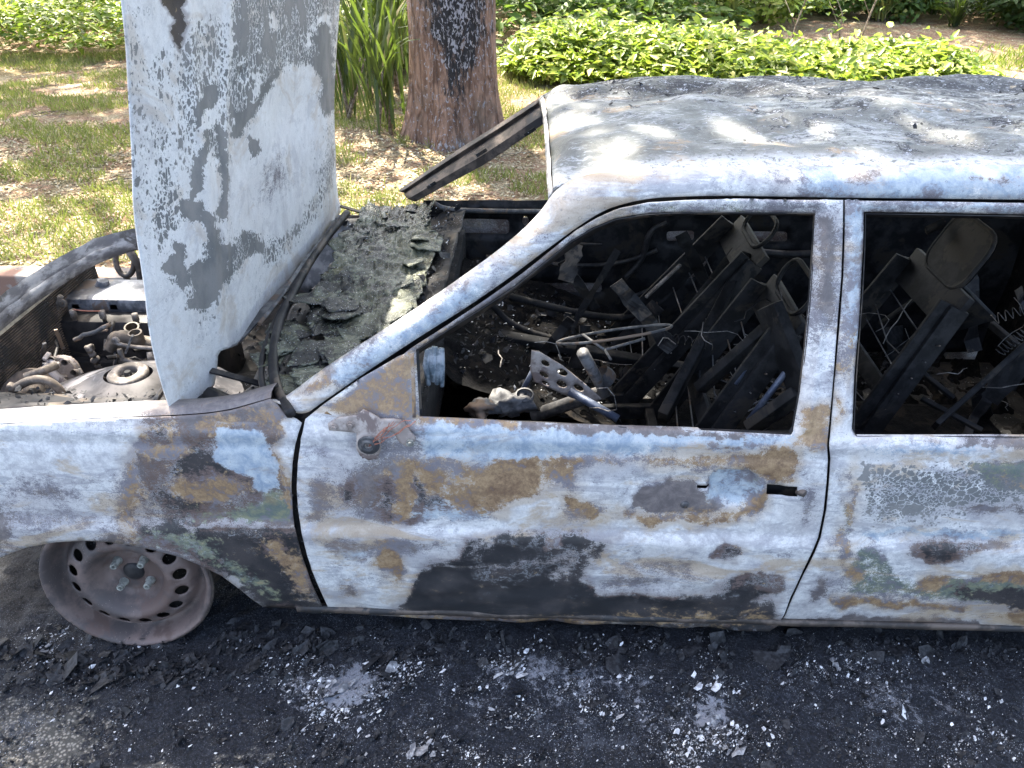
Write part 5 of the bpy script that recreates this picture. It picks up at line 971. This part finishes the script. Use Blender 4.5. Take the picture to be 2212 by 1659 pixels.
# ---- the big trunk
def barkmat():
    t = NT('burnt_bark'); v = t.scale((1, 1, .28)); n1 = t.noise(16, 7, .7, v, .6); n2 = t.noise(70, 5, .7, v); cr = t.vor(9, 'DISTANCE_TO_EDGE', t.scale((1, 1, .22)))
    W = t.attr('p1'); col = t.mix(t.step(n1, .4, .62), (.15, .088, .064), (.33, .205, .15)); col = t.mix(t.step(cr, 0, .05, .3, 0), col, (.06, .035, .028)); col = t.mix(t.step(t.noise(3, 5, .6), .5, .62, 0, .5), col, (.16, .12, .09))
    chv = t.math('ADD', W[2], t.math('MULTIPLY', t.math('SUBTRACT', t.noise(22, 6, .75, v), .5), 1.6)); col = t.mix(t.step(chv, .38, .66), col, (.030, .028, .030))
    fl = t.math('ADD', t.noise(55, 4, .6, t.scale((1, 1, .5)), .8), t.math('MULTIPLY', W[0], .16)); col = t.mix(t.step(fl, .635, .69), col, (.33, .31, .33))
    t.bump(t.math('ADD', n1, t.math('ADD', t.math('MULTIPLY', t.step(cr, 0, .08), .6), t.math('MULTIPLY', n2, .3))), .9, .03); return t.fin(col, .9, 0, .2)
BARK = barkmat()
def trunk_mesh(name, c, r0, h, mat, parent, lean=(0, 0), patches=None, n=72, m=90, flare=.95, key=0):
    vs = []; 
    for j in range(m):
        t = j/(m-1); z = h*t**1.25; fl = flare*math.exp(-z/.33)
        for k in range(n):
            a = 2*pi*k/n; but = 1+fl*(.55+.45*cos(a*5+1+key))*.62; r = r0*(1-.10*min(z, 3)/3-.35*max(0, z-2.5)/h)*but*(1+.045*noise.noise((cos(a)*2, sin(a)*2, z*1.4+key))+.02*noise.noise((cos(a)*9, sin(a)*9, z*3+key)))
            vs.append((c[0]+r*cos(a)+lean[0]*z, c[1]+r*sin(a)+lean[1]*z, c[2]-.08+z))
    fs = [(j*n+k, j*n+(k+1) % n, (j+1)*n+(k+1) % n, (j+1)*n+k) for j in range(m-1) for k in range(n)]
    A = None
    if patches:
        q = np.array(vs); w = (q-cC)@cF; uv = np.c_[1106+FPX*((q-cC)@cR)/w, 829.5-FPX*((q-cC)@cU)/w]; A = paint_attrs(uv, patches, []); A[q[:, 1] > c[1]+.1] = 0
    return obj(name, vs, fs, mat, parent, smooth=True, attrs=A)
tp_ = [('D', .85, 20, [(920, -400), (1055, -400), (1055, 60), (1030, 120), (1005, 190), (985, 255), (970, 200), (955, 130), (925, 100)]), ('Wx', .9, 34, [(925, -400), (1055, -400), (1050, 100), (1000, 170), (945, 130), (920, 100)]), ('Wx', .35, 30, [(900, 0), (1070, 0), (1080, 330), (870, 340)]), ('Wx', .85, 10, [(875, 320), (930, 300), (1010, 305), (990, 350), (880, 350)])]
def crown(name, c, R, n, L, mat, parent, clumps=60, zmin=.0):
    pos = []; cs = rng.normal(0, .5, (clumps, 3))*np.array(R)+np.array(c); per = n//clumps
    for q in cs: pos.append(q+rng.normal(0, 1, (per, 3))*np.array((.38, .38, .26))*rng.uniform(.6, 1.3))
    pos = np.concatenate(pos); m = len(pos); return leaves(name, pos, nup(m, .8), rdir(m, -.3), rng.uniform(.7, 1.3, m)*L, rng.uniform(.5, .8, m)*L, mat, parent)
def limb_mesh(c, top, spread, k, r, seed):
    mb = MB(); rr = random.Random(seed)
    for i in range(k):
        a = 2*pi*i/k+rr.random(); e = Vector((c[0]+cos(a)*spread, c[1]+sin(a)*spread, top+rr.uniform(.3, 1.6))); s = Vector((c[0], c[1], top-1.2-rr.random())); pts = [s.lerp(e, t)+Vector((rr.gauss(0, .08), rr.gauss(0, .08), .35*sin(pi*t)))*(1 if 0 < t < 1 else 0) for t in (0, .25, .5, .75, 1)]
        mb.tube(pts, [r, r*.75, r*.55, r*.35, r*.15], 8)
    return mb
def tree(x, y, r0, h, label, R, n, L, mat, seed, patches=None, cc=None, clumps=60):
    z = gz(x, y); t = thing('broadleaf_tree', label, 'tree', (x, y, z)); trunk_mesh('trunk', (x, y, z), r0, h, BARK, t, patches=patches, key=seed)
    limb_mesh((x, y), h, max(R[0], R[1])*.7, 7, r0*.4, seed).build('limbs', BARK, t, smooth=True); crown('crown', cc or (x, y, h+.6), R, n, L, mat, t, clumps); return t
tree(-.665, 4.85, .325, 6.0, 'big reddish brown trunk scorched black and white, just behind the car', (4.4, 3.6, 1.1), 10400, .17, L_MG, 1, tp_, (-.8, 4.3, 6.6), 150)
tree(-7.6, 9.6, .22, 6.2, 'tree beyond the left edge of the verge', (3.9, 3.8, 1.0), 5600, .2, L_MG, 2, None, (-6.2, 9.2, 6.6), 95)
tree(7.8, 13.2, .25, 6.6, 'tree standing in the shade at the far right', (4.5, 3.0, 1.0), 3200, .2, L_MG, 3, None, (6.0, 13.0, 7.0), 60)
tree(2.1, 15.2, .16, 6.5, 'thin tree standing far back behind the ground cover', (5.2, 3.0, 1.0), 6400, .2, L_MG, 4, None, (1.6, 14.8, 7.0), 90)

# ---- plants
def strap_plant(x, y, h, n, label, mat, wd=.05, name='strap_leaved_plant', spread=.5, group=None):
    t = thing(name, label, 'plant', (x, y, gz(x, y)), group); vs = []; fs = []
    for k in range(n):
        a = rng.uniform(0, 2*pi); L = h*rng.uniform(.6, 1.15); z0 = gz(x, y)+h*.35*rng.random()*(.9 if h > .8 else .1); sp = spread*rng.uniform(.3, 1.3); w0 = wd*rng.uniform(.6, 1.2); side_ = Vector((-sin(a), cos(a), 0)); b = len(vs); m = 7
        bx = x+rng.normal(0, .06*h); by = y+rng.normal(0, .06*h)
        for i in range(m):
            s = i/(m-1); p = Vector((bx+cos(a)*L*sp*s**1.4, by+sin(a)*L*sp*s**1.4, z0+L*(s-.55*sp*s**3))); w_ = w0*(sin(pi*min(1, s*.85+.12))**.7)*.5
            vs += [p-side_*w_, p+side_*w_+Vector((0, 0, .006))]
        fs += [(b+2*i, b+2*i+1, b+2*i+3, b+2*i+2) for i in range(m-1)]
    obj('leaves', vs, fs, mat, t, smooth=True)
    mb = MB()
    for k in range(3 if h > .8 else 1): mb.tube([(x+rng.normal(0, .05), y+rng.normal(0, .05), gz(x, y)-.02), (x+rng.normal(0, .07), y+rng.normal(0, .07), gz(x, y)+h*.45)], [.018, .008], 6)
    mb.build('stem', bpy.data.materials['dead_twig'], t, smooth=True); return t
L_ST = leafmat('strap_leaf', (.02, .034, .011), (.06, .08, .026), (.22, .18, .09), .3, .5)
def at(u, v): p = P(u, v, z=.13); return p.x, p.y
for (u, v, h, n_, lab) in ((760, 255, 1.1, 38, 'tall strap-leaved plant close to the right of the upright hood'), (835, 290, 1.2, 42, 'tall strap-leaved plant touching the left side of the trunk'), (800, 215, 1.3, 40, 'strap-leaved plant half hidden between hood and trunk'), (860, 200, 1.4, 70, 'strap-leaved plant rising directly behind the left of the trunk')):
    x, y = at(u, v); strap_plant(x, y, h, n_, lab, L_ST, .026, group='strap-leaved plants beside the trunk')
for i, (u, v, h, lab) in enumerate(((1180, 60, .8, 'grassy clump in the shade right of the trunk'), (1330, 50, .9, 'grassy clump in shade above the ground cover'), (1560, 70, .9, 'pale grassy clump above the middle of the ground cover'), (1700, 40, .8, 'grassy clump left of the red earth path'), (1900, 45, .9, 'round spiky clump on the red earth path'), (1780, 30, .8, 'small grassy clump behind the path'), (2010, 30, .7, 'grassy clump behind the right end of the path'), (2060, 55, .5, 'low grassy clump at the right end of the path'), (1440, 20, 1.0, 'spiky clump far behind the ground cover'))):
    x, y = at(u, v); strap_plant(x, y, h, 60, lab, L_GR if i in (2, 4) else L_ST, .035, 'grass_clump', .7, 'grass clumps at the back')
def shrub(x, y, r, h, n, L, mat, label, group=None):
    t = thing('leafy_shrub', label, 'shrub', (x, y, gz(x, y)), group); m = n; v = rng.normal(0, 1, (m, 3)); v /= np.linalg.norm(v, axis=1, keepdims=True); rr_ = rng.uniform(.35, 1, m)**.6
    q = np.array([1+.45*noise.noise(tuple(a*2.2+x)) for a in v]); pos = np.array((x, y, gz(x, y)+h*.5))+v*(rr_*q)[:, None]*np.array((r, r, h*.5)); leaves('leaves', pos, v+nup(m, .4), rdir(m, -.2), rng.uniform(.6, 1.2, m)*L, rng.uniform(.4, .6, m)*L, mat, t)
    mb = MB()
    for k in range(5): a = rng.uniform(0, 2*pi); mb.tube([(x, y, gz(x, y)-.03), (x+cos(a)*r*.4, y+sin(a)*r*.4, gz(x, y)+h*.5), (x+cos(a)*r*.7, y+sin(a)*r*.7, gz(x, y)+h*.8)], [.016, .01, .004], 6)
    mb.build('stems', bpy.data.materials['dead_twig'], t, smooth=True); return t
for (x, y, r, h, n_, L, m_, lab) in ((6.9, 10.6, 1.0, 1.2, 4200, .13, L_DG, 'dark green shrub at the top right corner above the grass'), (6.6, 13.4, 1.2, 1.1, 3000, .12, L_MG, 'mid green shrub behind the red earth path'), (4.2, 12.6, .8, .9, 1800, .12, L_MG, 'open green shrub left of the red earth path'), (-8.4, 11.4, 1.3, 1.3, 3600, .14, L_YG, 'yellow green shrub at the top left corner'), (-5.6, 11.6, 1.2, 1.2, 3200, .14, L_YG, 'yellow green shrub left of the upright hood'), (1.3, 12.2, 1.1, 1.0, 2800, .13, L_DG, 'dark shrub in deep shade right of the trunk'), (-1.75, 7.3, .55, .8, 1700, .12, L_YG, 'yellow green shrub low down right of the upright hood'), (-1.2, 8.2, .6, .9, 1700, .12, L_MG, 'mid green shrub behind the strap-leaved plants'), (5.2, 11.6, .7, .8, 1500, .11, L_MG, 'small green shrub at the far side of the red earth path'), (3.2, 10.9, .8, .8, 1800, .11, L_YG, 'yellow green shrub at the left end of the red earth path'), (7.9, 12.2, 1.0, 1.1, 2200, .12, L_MG, 'green shrub behind the dark corner shrub'), (-2.2, 10.4, 1.0, 1.2, 2600, .12, L_YG, 'yellow green shrub between the hood and the trunk')):
    shrub(x, y, r, h, n_, L, m_, lab, 'shrubs at the back of the verge')
def sapling(u, v, hh, ln, lab):
    x, y = at(u, v); z = gz(x, y); t = thing('thin_sapling', lab, 'sapling', (x, y, z), 'thin saplings in the ground cover'); pts = [Vector((x, y, z-.05)), Vector((x+ln*.3, y, z+hh*.35)), Vector((x+ln*.55+.03, y, z+hh*.7)), Vector((x+ln, y, z+hh))]
    mb = MB(); mb.tube(pts, [.012, .010, .008, .005], 6); mb.tube([pts[1], pts[1]+Vector((-.18, .05, .3))], [.006, .003], 5); mb.build('stem', bpy.data.materials['dead_twig'], t, smooth=True)
    m = 26; s = rng.uniform(.5, 1, m); pos = np.array([tuple(pts[0].lerp(pts[3], a)) for a in s])+rng.normal(0, .10, (m, 3)); leaves('leaves', pos, nup(m, .6), rdir(m), .10, .05, L_MG, t)
sapling(1845, 120, 1.3, .25, 'thin dark sapling crossing the red earth path'); sapling(1700, 115, .9, .15, 'thin sapling left of the path in the ground cover'); sapling(1312, 70, 1.2, .1, 'thin stem right of the trunk in shade'); sapling(1815, 95, .5, -.15, 'short forked dead sapling beside the path')
x, y = at(1383, 25); t = thing('wooden_post', 'slim grey post standing far back in the shade', 'post', (x, y, gz(x, y))); MB().tube([(x, y, .05), (x+.02, y, 1.5)], [.06, .055], 12).build('post_shaft', bpy.data.materials['dead_twig'], t, smooth=True)

# ---- ash, crumbs
def road_z(x, y): return .004+.010*noise.noise((x*7, y*7, 0))+.008*noise.noise((x*22, y*22, 1))+.005*noise.noise((x*60, y*60, 1))
def clustered(spots, bgp=.3):
    def f():
        if random.random() < bgp: u, v = random.uniform(-150, 2350), random.uniform(1380, 1700)
        else: cu, cv, su, sv = random.choice(spots); u, v = random.gauss(cu, su), random.gauss(cv, sv)
        v = v if v > 1350 else random.uniform(1360, 1660); p = P(u, v, z=.0); return (p.x, p.y, road_z(p.x, p.y)+.004), (0, 0, 1)
    def g():
        while True:
            q = f(); x, y = q[0][0], q[0][1]
            if noise.noise((x*9, y*13, 4))+.6*noise.noise((x*30, y*30, 4)) > random.uniform(-.35, .45): return q
    return g
SP = [(740, 1500, 35, 18), (745, 1480, 25, 12), (690, 1530, 30, 18), (1538, 1550, 22, 28), (480+1010, 1640, 40, 20), (860, 1450, 30, 10), (1100, 1440, 22, 8), (1820, 1435, 28, 14), (1250, 1530, 60, 14), (1590, 1590, 40, 26), (740, 1500, 60, 30), (700, 1520, 45, 35), (640, 1460, 80, 35), (1100, 1440, 60, 20), (1250, 1490, 120, 40), (1530, 1530, 40, 45), (1480, 1600, 60, 50), (1800, 1440, 70, 30), (1000, 1620, 60, 30), (900, 1480, 40, 30), (2000, 1560, 150, 60), (1200, 1580, 100, 50), (120, 1400, 60, 30), (2150, 1600, 70, 40), (1350, 1400, 200, 25)]
tag(MB().flakes(850, clustered(SP, .25), .0052, .35).build('ash_flakes', ASHW), 'white flakes of ash scattered on the sooty road', 'ash', kind='stuff')
tag(MB().flakes(15000, clustered(SP, .42), .0019, .5, 4).build('ash_crumbs', ASHM), 'fine grey ash crumbs over the sooty road', 'ash', kind='stuff')
tag(MB().flakes(5200, clustered(SP, .75), .006, .8, 5).build('charcoal_crumbs', CHAR), 'black charred crumbs covering the road beside the car', 'charcoal', kind='stuff')
def big():
    u, v = random.choice([(115, 1422), (1538, 1560), (700, 1500), (740, 1480), (1820, 1440), (1090, 1440), (850, 1460), (2010, 1420), (1580, 1620), (1190, 1500), (905, 1620)]); p = P(u+random.gauss(0, 20), v+random.gauss(0, 12), z=.0); return (p.x, p.y, road_z(p.x, p.y)+.008), (0, -.2, 1)
tag(MB().flakes(44, big, .012, .35, 8).build('paint_scale_pieces', ASHG), 'larger curled pieces of grey scale lying on the road', 'debris', kind='stuff')
tag(MB().flakes(1500, clustered([(600, 1400, 260, 22), (1500, 1400, 500, 25), (250, 1440, 160, 30)], .15), .016, .7, 6).build('charred_crust', CHAR), 'black charred crust in crumbled lumps beside the car sill', 'charcoal', kind='stuff')
# debris inside the car
def inside(z0, x0, x1, y0, y1, zf=None):
    def f():
        x = random.uniform(x0, x1); y = random.uniform(y0, y1); z = (zf(x, y) if zf else z0)+random.uniform(0, .02); return (x, y, z), (0, 0, 1)
    return f
def cz(x, y): t = (y-.09)/1.42; x0 = -.80+.04*t; s = (x-x0)/(-.28-x0); return .665+.12*s-.03*abs(t-.5)+.03*noise.noise((x*6, y*6, 0))+.018*noise.noise((x*18, y*18, 2))+.05*max(0, noise.noise((x*3, y*3, 4)))+.006
def fz(x, y): return .14+.06*abs(noise.noise((x*6, y*6, 0)))+.05*noise.noise((x*15, y*15, 0))+.04*noise.noise((x*40, y*40, 0))
vs = []; nx, ny = 150, 90
for j in range(ny):
    for i in range(nx): x = -.6+2.4*i/(nx-1); y = .12+1.3*j/(ny-1); vs.append((x, y, fz(x, y)+.02*max(0, noise.noise((x*7, y*7, 9)))))
tag(obj('burnt_cabin_rubble', vs, [(j*nx+i, j*nx+i+1, (j+1)*nx+i+1, (j+1)*nx+i) for j in range(ny-1) for i in range(nx-1)], CSOOT, smooth=True), 'black burnt rubble filling the cabin floor', 'rubble', kind='stuff')
m = MB(); m.flakes(1500, inside(0, -.55, 1.7, .14, 1.35, lambda x, y: fz(x, y)+.01), .014, .9, 5); m.flakes(1500, inside(0, -.76, -.3, .12, 1.48, cz), .009, .7, 5); m.flakes(900, inside(0, -.25, .33, .55, 1.35, lambda x, y: .60-.25*(x+.28)/.62+.05*noise.noise((x*5, y*5, 0))), .010, .8, 5)
tag(m.build('charred_cabin_debris', CHAR), 'charred black scraps on the cabin floor and dashboard', 'debris', kind='stuff')
m = MB(); m.flakes(420, inside(0, -.76, -.3, .12, 1.48, cz), .0038, .5, 5); m.flakes(300, inside(0, -.5, 1.6, .16, 1.2, lambda x, y: fz(x, y)+.02), .006, .8, 5); m.flakes(160, inside(0, -.25, .3, .55, 1.3, lambda x, y: .61-.25*(x+.28)/.62), .005, .5, 5)
tag(m.build('cabin_ash', ASHW), 'white ash specks on the dashboard and inside the cabin', 'ash', kind='stuff')
m = MB(); m.flakes(500, inside(0, -1.6, -.7, .2, 1.3, lambda x, y: .34), .012, .8, 5); m.flakes(420, inside(0, -1.65, -.65, .10, .32, lambda x, y: .738-.16*max(0, (y-.10)/.30)**1.4), .007, .6, 5)
tag(m.build('engine_bay_debris', CHAR), 'charred crumbs lying in the engine bay', 'debris', kind='stuff')
